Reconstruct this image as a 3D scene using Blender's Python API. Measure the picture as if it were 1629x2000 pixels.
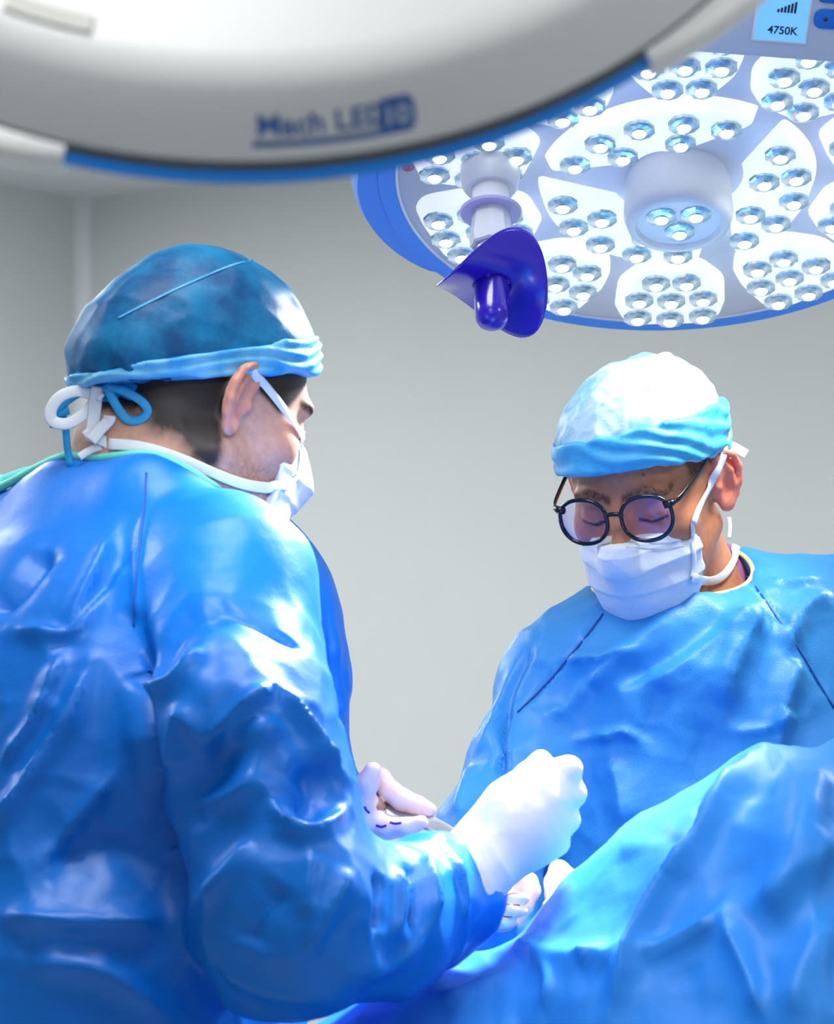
import bpy, bmesh, math
import numpy as np
from mathutils import Vector, Matrix
from mathutils.bvhtree import BVHTree

for o in list(bpy.data.objects):
    bpy.data.objects.remove(o)
scene = bpy.context.scene
COL = scene.collection

# ---------------------------------------------------------------- camera
F, CX, HY, CZ = 5600.0, 814.5, 1300.0, 1.40      # focal length in px of the 1629x2000 frame, horizon row, eye height
cam_d = bpy.data.cameras.new('camera')
cam = bpy.data.objects.new('camera', cam_d)
COL.objects.link(cam)
cam.location = (0, 0, CZ)
cam.rotation_euler = (math.pi/2, 0, 0)
cam_d.sensor_fit = 'VERTICAL'
cam_d.sensor_height = 36.0
cam_d.sensor_width = 36.0
cam_d.lens = F/2000*36
cam_d.shift_y = (HY-1000)/2000
cam_d.clip_start = 0.05
cam_d.dof.use_dof = True
cam_d.dof.focus_distance = 2.95
cam_d.dof.aperture_fstop = 9.0
scene.camera = cam

# ---------------------------------------------------------------- world and exposure
W = bpy.data.worlds.new('world')
scene.world = W
W.use_nodes = True
W.node_tree.nodes['Background'].inputs[0].default_value = (0.75, 0.85, 1.0, 1)
W.node_tree.nodes['Background'].inputs[1].default_value = 0.25
scene.view_settings.view_transform = 'Standard'
scene.view_settings.look = 'None'
scene.view_settings.exposure = 0.0
scene.view_settings.gamma = 1.0
scene.view_settings.use_curve_mapping = False

# strengths of the surgical lamps and the added ceiling panels (used by their builders below)
CEIL_W = 32.5        # each added, unseen ceiling panel
FAR_SPOT_W = 300.0   # lit surgical lamp over the table
NEAR_SPOT_W = 75.0   # surgical lamp seen from behind


def P(px, py, d):
    """world point at distance d whose picture position is (px, py)"""
    return np.array([(px-CX)*d/F, d, CZ-(py-HY)*d/F])


def pv(px, py, d):
    return Vector(P(px, py, d))

# ---------------------------------------------------------------- object helpers


def tag(o, label=None, cat=None, group=None, kind=None):
    if label:
        o['label'] = label
    if cat:
        o['category'] = cat
    if group:
        o['group'] = group
    if kind:
        o['kind'] = kind
    return o


def empty(name, loc, parent=None):
    o = bpy.data.objects.new(name, None)
    COL.objects.link(o)
    o.empty_display_size = 0.1
    o.location = loc
    if parent:
        o.parent = parent
    bpy.context.view_layer.update()
    return o


def link(name, me, mat, parent=None, M=None):
    """one mesh object; the mesh is in world space (or placed by M), parented without moving"""
    o = bpy.data.objects.new(name, me)
    COL.objects.link(o)
    if mat is not None and not me.materials:
        me.materials.append(mat)
    if parent is not None:
        o.parent = parent
        # parents' own transforms are pure translations or matrices fixed at build time
        o.matrix_parent_inverse = WORLD.get(parent.name, parent.matrix_world).inverted()
    if M is not None:
        o.matrix_basis = M
    WORLD[o.name] = (M if M is not None else Matrix.Identity(4))
    return o


WORLD = {}


def mesh_np(name, v, quads, smooth=True):
    v = np.asarray(v, dtype=np.float32)
    q = np.asarray(quads, dtype=np.int32)
    me = bpy.data.meshes.new(name)
    n, k = q.shape
    me.vertices.add(len(v))
    me.vertices.foreach_set('co', v.ravel())
    me.loops.add(n*k)
    me.loops.foreach_set('vertex_index', q.ravel())
    me.polygons.add(n)
    me.polygons.foreach_set('loop_start', np.arange(0, n*k, k, dtype=np.int32))
    me.polygons.foreach_set('loop_total', np.full(n, k, dtype=np.int32))
    me.update(calc_edges=True)
    me.validate()
    if smooth:
        me.polygons.foreach_set('use_smooth', np.ones(len(me.polygons), dtype=bool))
    return me


def mesh_py(name, v, f, smooth=False):
    me = bpy.data.meshes.new(name)
    me.from_pydata([tuple(map(float, p)) for p in v], [], f)
    me.update()
    if smooth:
        me.polygons.foreach_set('use_smooth', np.ones(len(me.polygons), dtype=bool))
    return me


def bm_mesh(name, bm, smooth=False):
    bmesh.ops.recalc_face_normals(bm, faces=bm.faces)
    me = bpy.data.meshes.new(name)
    bm.to_mesh(me)
    bm.free()
    if smooth:
        me.polygons.foreach_set('use_smooth', np.ones(len(me.polygons), dtype=bool))
    return me


def lathe(name, prof, n=96, a0=0.0, a1=2*math.pi, smooth=True, caps=True):
    """revolve (r, z) profile about local Z; angle measured from +Y towards +X"""
    full = abs(a1-a0-2*math.pi) < 1e-6
    m = n if full else n+1
    v, f = [], []
    for i in range(m):
        a = a0+(a1-a0)*i/n
        s, c = math.sin(a), math.cos(a)
        for r, z in prof:
            v.append((r*s, r*c, z))
    k = len(prof)
    for i in range(n if full else n):
        j = (i+1) % m
        for t in range(k-1):
            f.append((i*k+t, i*k+t+1, j*k+t+1, j*k+t))
    if not full and caps:
        f.append(tuple(range(k)))
        f.append(tuple(reversed(range((m-1)*k, m*k))))
    bm = bmesh.new()
    bv = [bm.verts.new(p) for p in v]
    for q in f:
        try:
            bm.faces.new([bv[i] for i in q])
        except ValueError:
            pass
    bmesh.ops.remove_doubles(bm, verts=bm.verts, dist=1e-6)
    me = bm_mesh(name, bm, smooth)
    return me


def auto_sharp(me, ang=35):
    bm = bmesh.new()
    bm.from_mesh(me)
    for e in bm.edges:
        if len(e.link_faces) == 2 and e.calc_face_angle(0) > math.radians(ang):
            e.smooth = False
    bm.to_mesh(me)
    bm.free()
    return me


def rounded_poly(pts, r, n=5):
    """round the corners of a 2-D polygon"""
    out = []
    m = len(pts)
    for i in range(m):
        p0, p1, p2 = (np.array(pts[(i+k) % m], float) for k in (-1, 0, 1))
        a, b = p0-p1, p2-p1
        la, lb = np.linalg.norm(a), np.linalg.norm(b)
        rr = min(r, la*0.45, lb*0.45)
        s, e = p1+a/la*rr, p1+b/lb*rr
        for t in np.linspace(0, 1, n):
            out.append((1-t)**2*s+2*t*(1-t)*p1+t*t*e)
    return out


def prism(name, pts, z0, z1, inset=0.0, bev=0.0):
    """closed 2-D outline extruded z0 -> z1 with the top edge chamfered by bev; sides tapered by inset"""
    pts = np.array(pts)
    c = pts.mean(0)
    def sc(d):
        w = pts-c
        L = np.linalg.norm(w, axis=1, keepdims=True)
        return c+w*(1-d/L)
    rings = [(pts, z0)]
    sgn = 1 if z1 > z0 else -1
    if bev > 0:
        rings += [(sc(inset), z1-sgn*bev), (sc(inset+bev*0.35), z1-sgn*bev*0.35), (sc(inset+bev), z1)]
    else:
        rings += [(sc(inset), z1)]
    v, f = [], []
    n = len(pts)
    for ring, z in rings:
        v += [(p[0], p[1], z) for p in ring]
    for k in range(len(rings)-1):
        for i in range(n):
            j = (i+1) % n
            f.append((k*n+i, k*n+j, (k+1)*n+j, (k+1)*n+i))
    f.append(tuple(range(n)))
    f.append(tuple(range((len(rings)-1)*n, len(rings)*n)))
    bm = bmesh.new()
    bv = [bm.verts.new(p) for p in v]
    for q in f:
        bm.faces.new([bv[i] for i in q])
    return auto_sharp(bm_mesh(name, bm, True), 50)


def box_mesh(name, x0, x1, y0, y1, z0, z1, bev=0.0, seg=2):
    bm = bmesh.new()
    bmesh.ops.create_cube(bm, size=1.0)
    for v in bm.verts:
        v.co = Vector((x0+(v.co.x+.5)*(x1-x0), y0+(v.co.y+.5)*(y1-y0), z0+(v.co.z+.5)*(z1-z0)))
    if bev > 0:
        bmesh.ops.bevel(bm, geom=list(bm.edges), offset=bev, segments=seg, affect='EDGES', profile=0.5)
    return auto_sharp(bm_mesh(name, bm, bev > 0), 40)


def catmull(pts, n=8):
    p = [np.array(q, float) for q in pts]
    p = [2*p[0]-p[1]]+p+[2*p[-1]-p[-2]]
    out = []
    for i in range(1, len(p)-2):
        for t in np.linspace(0, 1, n, endpoint=False):
            a, b, c, d = p[i-1], p[i], p[i+1], p[i+2]
            out.append(0.5*((2*b)+(c-a)*t+(2*a-5*b+4*c-d)*t*t+(3*b-a-3*c+d)*t**3))
    out.append(p[-2])
    return np.array(out)


def tube(name, pts, r, n=10, flat=None, taper=None):
    """swept tube (or flat ribbon when flat=(half width, half thickness, facing vector))"""
    pts = np.asarray(pts, float)
    m = len(pts)
    T = np.gradient(pts, axis=0)
    T /= np.linalg.norm(T, axis=1, keepdims=True)+1e-12
    v, f = [], []
    prev = None
    for i in range(m):
        t = T[i]
        if flat is not None:
            fv = np.asarray(flat[2][i] if np.ndim(flat[2]) == 2 else flat[2], float)
            nrm = fv-t*np.dot(fv, t)
        else:
            nrm = (np.array([0, 0, 1.0]) if abs(t[2]) < .9 else np.array([1.0, 0, 0])) if prev is None else prev
            nrm = nrm-t*np.dot(nrm, t)
        nrm /= np.linalg.norm(nrm)+1e-12
        prev = nrm
        b = np.cross(t, nrm)
        rr = r[i] if np.ndim(r) else r
        for k in range(n):
            a = 2*math.pi*k/n
            if flat is not None:
                w = flat[0][i] if np.ndim(flat[0]) else flat[0]
                ca, sa = math.cos(a), math.sin(a)
                ca = math.copysign(abs(ca)**.6, ca)
                v.append(pts[i]+b*w*ca+nrm*flat[1]*sa)
            else:
                v.append(pts[i]+(b*math.cos(a)+nrm*math.sin(a))*rr)
    for i in range(m-1):
        for k in range(n):
            j = (k+1) % n
            f.append((i*n+k, i*n+j, (i+1)*n+j, (i+1)*n+k))
    f.append(tuple(range(n)))
    f.append(tuple(range((m-1)*n, m*n)))
    bm = bmesh.new()
    bv = [bm.verts.new(p) for p in v]
    for q in f:
        bm.faces.new([bv[i] for i in q])
    return bm_mesh(name, bm, True)


# ---------------------------------------------------------------- signed-distance modelling (organic shapes)
f32 = np.float32


def sm(a, b, k):
    """smooth union"""
    h = np.maximum(k-np.abs(a-b), 0)/k
    return np.minimum(a, b)-h*h*k*0.25


def sx(a, b, k):
    """smooth intersection"""
    return -sm(-a, -b, k)


def ell(p, c, r, R=None):
    q = p-np.asarray(c, f32)
    if R is not None:
        q = q @ np.asarray(R, f32)
    r = np.asarray(r, f32)
    k0 = np.linalg.norm(q/r, axis=1)
    k1 = np.linalg.norm(q/(r*r), axis=1)+1e-9
    return k0*(k0-1.0)/k1


def sph(p, c, r):
    return np.linalg.norm(p-np.asarray(c, f32), axis=1)-f32(r)


def cap(p, a, b, ra, rb=None):
    a = np.asarray(a, f32)
    b = np.asarray(b, f32)
    rb = ra if rb is None else rb
    ab = b-a
    t = np.clip(((p-a) @ ab)/(ab @ ab+1e-12), 0, 1)
    return np.linalg.norm(p-a-t[:, None]*ab, axis=1)-(f32(ra)+t*f32(rb-ra))


def chain(p, pts, rs, k=0.01):
    d = None
    for i in range(len(pts)-1):
        e = cap(p, pts[i], pts[i+1], rs[i], rs[i+1])
        d = e if d is None else sm(d, e, k)
    return d


def axis_grid(lo, hi, h, fine=None, hf=None):
    if fine is None:
        return np.arange(lo, hi+h, h, dtype=f32)
    a, b = fine
    parts = []
    if lo < a:
        parts.append(np.arange(a-math.ceil((a-lo)/h)*h, a-h*.5, h))
    parts.append(np.arange(a, b, hf))
    if hi > b:
        parts.append(np.arange(b, hi+h, h))
    return np.concatenate(parts).astype(f32)


def isosurface(name, fn, ax, ay, az, B=4, chunk=400000):
    """surface-nets mesh of fn(points)=0 on a tensor grid, evaluated only near the surface"""
    def pad(a):
        ex = (-(len(a)-1)) % B
        s = a[-1]-a[-2]
        return np.concatenate([a, a[-1]+s*np.arange(1, ex+1, dtype=f32)]) if ex else a
    ax, ay, az = pad(ax), pad(ay), pad(az)
    nx, ny, nz = len(ax), len(ay), len(az)
    def ev(pts):
        return np.concatenate([fn(pts[i:i+chunk]) for i in range(0, len(pts), chunk)]) if len(pts) else np.zeros(0, f32)
    cx, cy, cz = ax[::B], ay[::B], az[::B]
    g = np.stack(np.meshgrid(cx, cy, cz, indexing='ij'), -1).reshape(-1, 3)
    D = ev(g).reshape(len(cx), len(cy), len(cz))
    dx, dy, dz = np.diff(cx), np.diff(cy), np.diff(cz)
    diag = np.sqrt(dx[:, None, None]**2+dy[None, :, None]**2+dz[None, None, :]**2)
    c8 = [D[i:i+len(dx), j:j+len(dy), k:k+len(dz)] for i in (0, 1) for j in (0, 1) for k in (0, 1)]
    mn = np.min(c8, axis=0)
    mx = np.max(c8, axis=0)
    act = (mn < diag*0.75) & (mx > -diag*0.75)
    full = np.repeat(np.repeat(np.repeat(D[:-1, :-1, :-1], B, 0), B, 1), B, 2)
    full = np.pad(full, ((0, 1), (0, 1), (0, 1)), mode='edge').astype(f32)
    need = np.zeros((nx, ny, nz), bool)
    a4 = np.repeat(np.repeat(np.repeat(act, B, 0), B, 1), B, 2)
    for i in (0, 1):
        for j in (0, 1):
            for k in (0, 1):
                need[i:i+nx-1, j:j+ny-1, k:k+nz-1] |= a4
    I, J, K = np.nonzero(need)
    full[I, J, K] = ev(np.stack([ax[I], ay[J], az[K]], -1))
    S = full < 0
    cnt = np.zeros((nx-1, ny-1, nz-1), np.int8)
    for i in (0, 1):
        for j in (0, 1):
            for k in (0, 1):
                cnt += S[i:i+nx-1, j:j+ny-1, k:k+nz-1]
    cell = (cnt > 0) & (cnt < 8) & a4
    CI, CJ, CK = np.nonzero(cell)
    n = len(CI)
    idx = np.full(cell.shape, -1, np.int32)
    idx[CI, CJ, CK] = np.arange(n)
    acc = np.zeros((n, 3))
    num = np.zeros(n)
    X = (ax, ay, az)
    for axis in range(3):
        o1, o2 = [a for a in range(3) if a != axis]
        for u in (0, 1):
            for w in (0, 1):
                b0 = [CI, CJ, CK]
                b0[o1] = b0[o1]+u
                b0[o2] = b0[o2]+w
                b1 = list(b0)
                b1[axis] = b1[axis]+1
                f0 = full[b0[0], b0[1], b0[2]]
                f1 = full[b1[0], b1[1], b1[2]]
                m = (f0 < 0) != (f1 < 0)
                t = np.where(m, f0/np.where(m, f0-f1, 1), 0)
                pt = np.stack([X[a][b0[a]] for a in range(3)], -1).astype(float)
                pt[:, axis] += t*(X[axis][b1[axis]]-X[axis][b0[axis]])
                acc[m] += pt[m]
                num[m] += 1
    V = acc/np.maximum(num, 1)[:, None]
    Q = []
    for axis in range(3):
        o1, o2 = (axis+1) % 3, (axis+2) % 3
        sl0 = [slice(1, -1)]*3
        sl1 = [slice(1, -1)]*3
        sl0[axis] = slice(0, -1)
        sl1[axis] = slice(1, None)
        s0, s1 = S[tuple(sl0)], S[tuple(sl1)]
        E = np.nonzero(s0 != s1)
        flip = s0[E]
        base = [E[0]+1, E[1]+1, E[2]+1]
        base[axis] = E[axis]
        def cid(a, b):
            q = list(base)
            q[o1] = q[o1]-a
            q[o2] = q[o2]-b
            return idx[q[0], q[1], q[2]]
        q4 = np.stack([cid(1, 1), cid(0, 1), cid(0, 0), cid(1, 0)], -1)
        q4[~flip] = q4[~flip][:, ::-1]
        Q.append(q4)
    Q = np.concatenate(Q)
    Q = Q[(Q >= 0).all(1)]
    return V, Q


def grid_box(lo, hi, h):
    return [axis_grid(lo[i]-2*h, hi[i]+2*h, h) for i in range(3)]


def vnormals(V, Q):
    a, b, c, d = (V[Q[:, i]] for i in range(4))
    n = np.cross(c-a, d-b)
    N = np.zeros_like(V)
    for i in range(4):
        np.add.at(N, Q[:, i], n)
    return N/(np.linalg.norm(N, axis=1, keepdims=True)+1e-12)


def relax(V, Q, it=2, lam=0.5):
    n = len(V)
    e = np.concatenate([Q[:, [0, 1]], Q[:, [1, 2]], Q[:, [2, 3]], Q[:, [3, 0]]])
    e = np.concatenate([e, e[:, ::-1]])
    deg = np.bincount(e[:, 0], minlength=n).astype(float)
    for _ in range(it):
        S = np.stack([np.bincount(e[:, 0], V[e[:, 1], k], n) for k in range(3)], -1)
        V = V+lam*(S/np.maximum(deg, 1)[:, None]-V)
    return V


# ---------------------------------------------------------------- noise and folds
def _hash(i, j, k, s):
    h = (i*374761393+j*668265263+k*2147483647+s*974634137) & 0xffffffff
    h = ((h ^ (h >> 13))*1274126177) & 0xffffffff
    return ((h ^ (h >> 16)) & 0xffff)/65535.0


def vnoise(p, s=0):
    b = np.floor(p).astype(np.int64)
    f = p-b
    f = f*f*f*(f*(f*6-15)+10)
    r = 0
    for i in (0, 1):
        for j in (0, 1):
            for k in (0, 1):
                w = (f[:, 0] if i else 1-f[:, 0])*(f[:, 1] if j else 1-f[:, 1])*(f[:, 2] if k else 1-f[:, 2])
                r = r+w*_hash(b[:, 0]+i, b[:, 1]+j, b[:, 2]+k, s)
    return r*2-1


def fbm(p, o=3, s=0):
    return sum(vnoise(p*2**i, s+i*17)*0.5**i for i in range(o))


def worley(p, s=0):
    b = np.floor(p).astype(np.int64)
    d1 = np.full(len(p), 9.0)
    d2 = np.full(len(p), 9.0)
    for i in (-1, 0, 1):
        for j in (-1, 0, 1):
            for k in (-1, 0, 1):
                c = b+np.array([i, j, k])
                q = c+np.stack([_hash(c[:, 0], c[:, 1], c[:, 2], s+t) for t in (1, 2, 3)], -1)
                d = np.linalg.norm(p-q, axis=1)
                m = d < d1
                d2 = np.where(m, d1, np.minimum(d2, d))
                d1 = np.where(m, d, d1)
    return d1, d2


def crumple(p, scale, s=0):
    """creased facets: piecewise tilted cells meeting in sharp lines"""
    q = p/scale
    q = q+0.35*np.stack([vnoise(q*1.3, s+5), vnoise(q*1.3, s+6), vnoise(q*1.3, s+7)], -1)
    d1, d2 = worley(q, s)
    return 1.3*d1*d1-0.25


def polydist(V, pts):
    """distance to a 3-D polyline and position along it (0..1)"""
    best = np.full(len(V), 1e9)
    tt = np.zeros(len(V))
    seg = np.linalg.norm(np.diff(pts, axis=0), axis=1)
    L = np.concatenate([[0], np.cumsum(seg)])
    for i in range(len(pts)-1):
        a, b = pts[i], pts[i+1]
        ab = b-a
        t = np.clip(((V-a) @ ab)/(ab @ ab+1e-12), 0, 1)
        d = np.linalg.norm(V-a-t[:, None]*ab, axis=1)
        m = d < best
        best[m] = d[m]
        tt[m] = (L[i]+t[m]*seg[i])/(L[-1]+1e-9)
    return best, tt


def add_folds(V, Q, folds, scale_px, gain=1.0):
    """raise or sink the cloth along crease lines; each line is given by points found on the cloth itself.
    fold = (pixel points, half width px, height px, sharp)"""
    N = vnormals(V, Q)
    bvh = BVHTree.FromPolygons([tuple(v) for v in V.tolist()], Q.tolist())
    eye = Vector((0, 0, CZ))
    H = np.zeros(len(V))
    for pts, w, h, *sh in folds:
        sharp = sh[0] if sh else 0.5
        hit = []
        for (x, y) in catmull([(a, b) for a, b in pts], 4) if len(pts) > 2 else np.array(pts, float):
            d = (pv(x, y, 2.0)-eye).normalized()
            loc, nn, i, dist = bvh.ray_cast(eye, d)
            if loc is not None:
                hit.append(np.array(loc))
        if len(hit) < 2:
            continue
        ww = w/scale_px
        hp = np.array(hit)
        near_ = ((V > hp.min(0)-4*ww) & (V < hp.max(0)+4*ww)).all(1)
        if not near_.any():
            continue
        d, t = polydist(V[near_], hp)
        g = np.exp(-(d/ww)**2)
        s = np.exp(-np.sqrt(d*d+(0.12*ww)**2)/(0.55*ww))
        prof = (1-sharp)*g+sharp*s*1.2
        ends = np.clip(np.minimum(t, 1-t)/0.22, 0, 1)
        ends = 0.25+0.75*ends*ends*(3-2*ends)
        H[near_] += h*gain/scale_px*prof*ends
    return V+N*H[:, None]

# ---------------------------------------------------------------- materials
MATS = {}


def nodes_of(m):
    m.use_nodes = True
    nt = m.node_tree
    return nt, nt.nodes, nt.links, nt.nodes['Principled BSDF']


def srgb(r, g, b):
    return tuple(((c/255)/12.92 if c/255 <= .04045 else ((c/255+.055)/1.055)**2.4) for c in (r, g, b))


def mat(name, col, rough=0.5, metal=0.0, spec=0.5, noise=None, bump=None, emit=None, trans=0.0, sss=None,
        sheen=0.0, coat=0.0, alpha=None):
    """principled material; noise=(scale, amount) varies the colour, bump=(scale, strength, distance) fine relief"""
    if name in MATS:
        return MATS[name]
    m = bpy.data.materials.new(name)
    nt, N, L, b = nodes_of(m)
    b.inputs['Base Color'].default_value = (*col, 1)
    b.inputs['Roughness'].default_value = rough
    b.inputs['Metallic'].default_value = metal
    b.inputs['Specular IOR Level'].default_value = spec
    b.inputs['Transmission Weight'].default_value = trans
    b.inputs['Sheen Weight'].default_value = sheen
    b.inputs['Coat Weight'].default_value = coat
    if sss:
        b.inputs['Subsurface Weight'].default_value = sss[0]
        b.inputs['Subsurface Radius'].default_value = sss[1]
        b.inputs['Subsurface Scale'].default_value = sss[2]
    if emit:
        b.inputs['Emission Color'].default_value = (*emit[0], 1)
        b.inputs['Emission Strength'].default_value = emit[1]
    if alpha is not None:
        b.inputs['Alpha'].default_value = alpha
    tc = N.new('ShaderNodeTexCoord')
    if noise:
        nz = N.new('ShaderNodeTexNoise')
        nz.inputs['Scale'].default_value = noise[0]
        nz.inputs['Detail'].default_value = 4
        L.new(tc.outputs['Object'], nz.inputs['Vector'])
        mx = N.new('ShaderNodeMix')
        mx.data_type = 'RGBA'
        c2 = noise[2] if len(noise) > 2 else tuple(c*(1-noise[1]) for c in col)
        mx.inputs['A'].default_value = (*col, 1)
        mx.inputs['B'].default_value = (*c2, 1)
        rp = N.new('ShaderNodeMapRange')
        rp.inputs['From Min'].default_value = 0.35
        rp.inputs['From Max'].default_value = 0.65
        L.new(nz.outputs['Fac'], rp.inputs['Value'])
        L.new(rp.outputs['Result'], mx.inputs['Factor'])
        L.new(mx.outputs['Result'], b.inputs['Base Color'])
    if bump:
        nb = N.new('ShaderNodeTexNoise')
        nb.inputs['Scale'].default_value = bump[0]
        nb.inputs['Detail'].default_value = 3
        L.new(tc.outputs['Object'], nb.inputs['Vector'])
        bp = N.new('ShaderNodeBump')
        bp.inputs['Strength'].default_value = bump[1]
        bp.inputs['Distance'].default_value = bump[2]
        L.new(nb.outputs['Fac'], bp.inputs['Height'])
        L.new(bp.outputs['Normal'], b.inputs['Normal'])
    MATS[name] = m
    return m

# ================================================================ THE ROOM
M_wall = mat('wall_paint', srgb(205, 208, 206), 0.6, spec=0.25, noise=(1.2, 0.03), bump=(60, 0.05, 0.002))
M_ceil = mat('ceiling_paint', srgb(196, 200, 202), 0.7, spec=0.2, noise=(1.0, 0.03))
M_floor = mat('floor_vinyl', srgb(205, 209, 212), 0.35, noise=(6, 0.08))
M_cove = mat('corner_cove', srgb(214, 216, 218), 0.45)
HT = 2.70
Cn = np.array([-0.935, 8.0])
uA = np.array([math.cos(math.radians(35)), -math.sin(math.radians(35))])
uB = np.array([-math.sin(math.radians(35)), -math.cos(math.radians(35))])
LA, LB = 7.6, 9.0


def wall(name, a, b, inward, t=0.12):
    a, b = np.array(a), np.array(b)
    o = -np.array(inward)*t
    q = [a, b, b+o, a+o]
    v = [(p[0], p[1], z) for z in (0, HT) for p in q]
    f = [(0, 1, 5, 4), (1, 2, 6, 5), (2, 3, 7, 6), (3, 0, 4, 7), (0, 3, 2, 1), (4, 5, 6, 7)]
    return tag(link(name, mesh_py(name, v, f), M_wall), kind='structure')


E1, E2 = Cn+uA*LA, Cn+uB*LB
E3 = E1+uB*LB
wall('wall_back', Cn, E1, uB)
wall('wall_left', E2, Cn, uA)
wall('wall_right', E1, E3, -uA)
wall('wall_front', E3, E2, -uB)
for nm, z0, z1, m_ in (('floor', -0.1, 0.0, M_floor), ('ceiling', HT, HT+0.1, M_ceil)):
    q = [Cn, E1, E3, E2]
    v = [(p[0], p[1], z) for z in (z0, z1) for p in q]
    f = [(0, 1, 5, 4), (1, 2, 6, 5), (2, 3, 7, 6), (3, 0, 4, 7), (0, 3, 2, 1), (4, 5, 6, 7)]
    tag(link(nm, mesh_py(nm, v, f), m_), kind='structure')
# rounded hygienic cove strip in the room corner
cv = []
for i in range(9):
    a = math.pi/2*i/8
    p = Cn+(uA+uB)*0.035-0.035*(uA*math.cos(a)+uB*math.sin(a))
    cv.append(p)
v = [(p[0], p[1], z) for z in (0, HT) for p in cv]+[(Cn[0], Cn[1], 0), (Cn[0], Cn[1], HT)]
f = [(i, i+1, i+10, i+9) for i in range(8)]
tag(link('trim_1', mesh_py('trim_1', v, f, True), M_cove), kind='structure')

# unseen ceiling panels, added and placed to brighten walls, people and near lamp
M_frame = mat('added_panel_frame', (0.8, 0.8, 0.8), 0.4)
M_diff = mat('added_panel_diffuser', (0.9, 0.9, 0.9), 0.5, emit=((1, 1, 1), 4.0))
ADDED_LUMS = [((.6, 1.7, .75), 'in the left corner of the room'), ((1.3, 2.6, .95), 'nearest the corner of the back wall'), ((4.2, 1.7, 1.3), 'along the back wall to the right'), ((1.5, 4.2, .9), 'along the left wall'),
        ((3.9, 4.3, .3), 'straight above the two people'), ((6.2, 3.8, .5), 'towards the right wall'), ((4.7, 5.7, .46), 'above the viewer')]
for i, ((sa, sb, pw), where) in enumerate(ADDED_LUMS):
    c = Cn+uA*sa+uB*sb
    t = empty('added_ceiling_light', (c[0], c[1], HT))
    t.rotation_euler = (0, 0, -math.radians(35))
    bpy.context.view_layer.update()
    WORLD[t.name] = Matrix.Translation((c[0], c[1], HT)) @ Matrix.Rotation(-math.radians(35), 4, 'Z')
    M = WORLD[t.name]
    tag(t, 'added unseen square ceiling light panel '+where, 'ceiling light', 'added ceiling light panels')
    fr = bmesh.new()
    for (x0, x1, y0, y1) in ((-.32, .32, -.32, -.28), (-.32, .32, .28, .32), (-.32, -.28, -.28, .28), (.28, .32, -.28, .28)):
        r_ = bmesh.ops.create_cube(fr, size=1)
        for q in r_['verts']:
            q.co = Vector(((x0+x1)/2+q.co.x*(x1-x0), (y0+y1)/2+q.co.y*(y1-y0), -.012+q.co.z*.024))
    link('frame', bm_mesh('frame', fr), M_frame, t, M)
    link('diffuser', box_mesh('diffuser', -.28, .28, -.28, .28, -.014, -.002), M_diff, t, M)
    ld = bpy.data.lights.new('added_ceiling_glow', 'AREA')
    ld.energy = CEIL_W*pw
    ld.size = 0.56
    ld.color = (0.96, 0.98, 1.0)
    lo = bpy.data.objects.new('added_ceiling_glow', ld)
    COL.objects.link(lo)
    lo.parent = t
    lo.location = (0, 0, -0.02)

# ================================================================ SURGICAL LAMPS
M_body = mat('lamp_shell', srgb(232, 232, 230), 0.38, spec=0.5, bump=(300, 0.03, 0.001))
M_face = mat('lamp_face_plate', srgb(214, 222, 238), 0.35)
M_blue = mat('lamp_blue', srgb(0, 138, 240), 0.4)
M_tray = mat('module_tray', (0.9, 0.93, 0.97), 0.3, emit=((0.93, 0.98, 1.0), 0.55))
M_led = mat('led_core', (1, 1, 1), 0.2, emit=((0.97, 1.0, 1.0), 3.0))
M_lens = mat('led_lens', srgb(246, 250, 252), 0.12, metal=0.5, spec=0.8, noise=(75, 0.5, srgb(120, 175, 195)), emit=((.9, .97, 1), .05))
M_rimw = mat('lamp_white_plastic', srgb(225, 228, 236), 0.35)
M_lav = mat('lavender_plastic', srgb(196, 190, 238), 0.35)
M_nut = mat('grey_plastic', srgb(205, 210, 218), 0.35)
M_tube = mat('brushed_steel', srgb(215, 218, 222), 0.28, metal=0.6)
M_purp = mat('purple_sterile_plastic', srgb(46, 22, 176), 0.22, spec=0.6, coat=0.3)
M_dark = mat('dark_ink', srgb(25, 40, 60), 0.5)
M_red = mat('red_ink', srgb(220, 40, 50), 0.5)
M_screen = mat('lamp_screen', srgb(120, 190, 250), 0.2, emit=(srgb(110, 185, 250), 0.55))
M_btn = mat('button_blue', srgb(10, 100, 200), 0.35)
for m__ in (M_tray, M_led, M_screen, M_diff):
    m__.cycles.emission_sampling = 'NONE'
M_gap = mat('dark_joint', srgb(90, 96, 104), 0.6)


def frame_from(z, x=(1, 0, 0), roll=0.0, loc=(0, 0, 0)):
    z = Vector(z).normalized()
    x = Vector(x)
    x = (x-z*x.dot(z)).normalized()
    y = z.cross(x)
    M = Matrix((x, y, z)).transposed().to_4x4()
    return Matrix.Translation(loc) @ M @ Matrix.Rotation(roll, 4, 'Z')


def text_mesh(name, s, size, bold=0.0, depth=0.0):
    cu = bpy.data.curves.new(name, 'FONT')
    cu.body = s
    cu.size = size
    cu.offset = bold
    cu.extrude = depth
    o = bpy.data.objects.new(name, cu)
    COL.objects.link(o)
    dg = bpy.context.evaluated_depsgraph_get()
    me = bpy.data.meshes.new_from_object(o.evaluated_get(dg))
    bpy.data.objects.remove(o)
    bpy.data.curves.remove(cu)
    me.name = name
    return me


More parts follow.
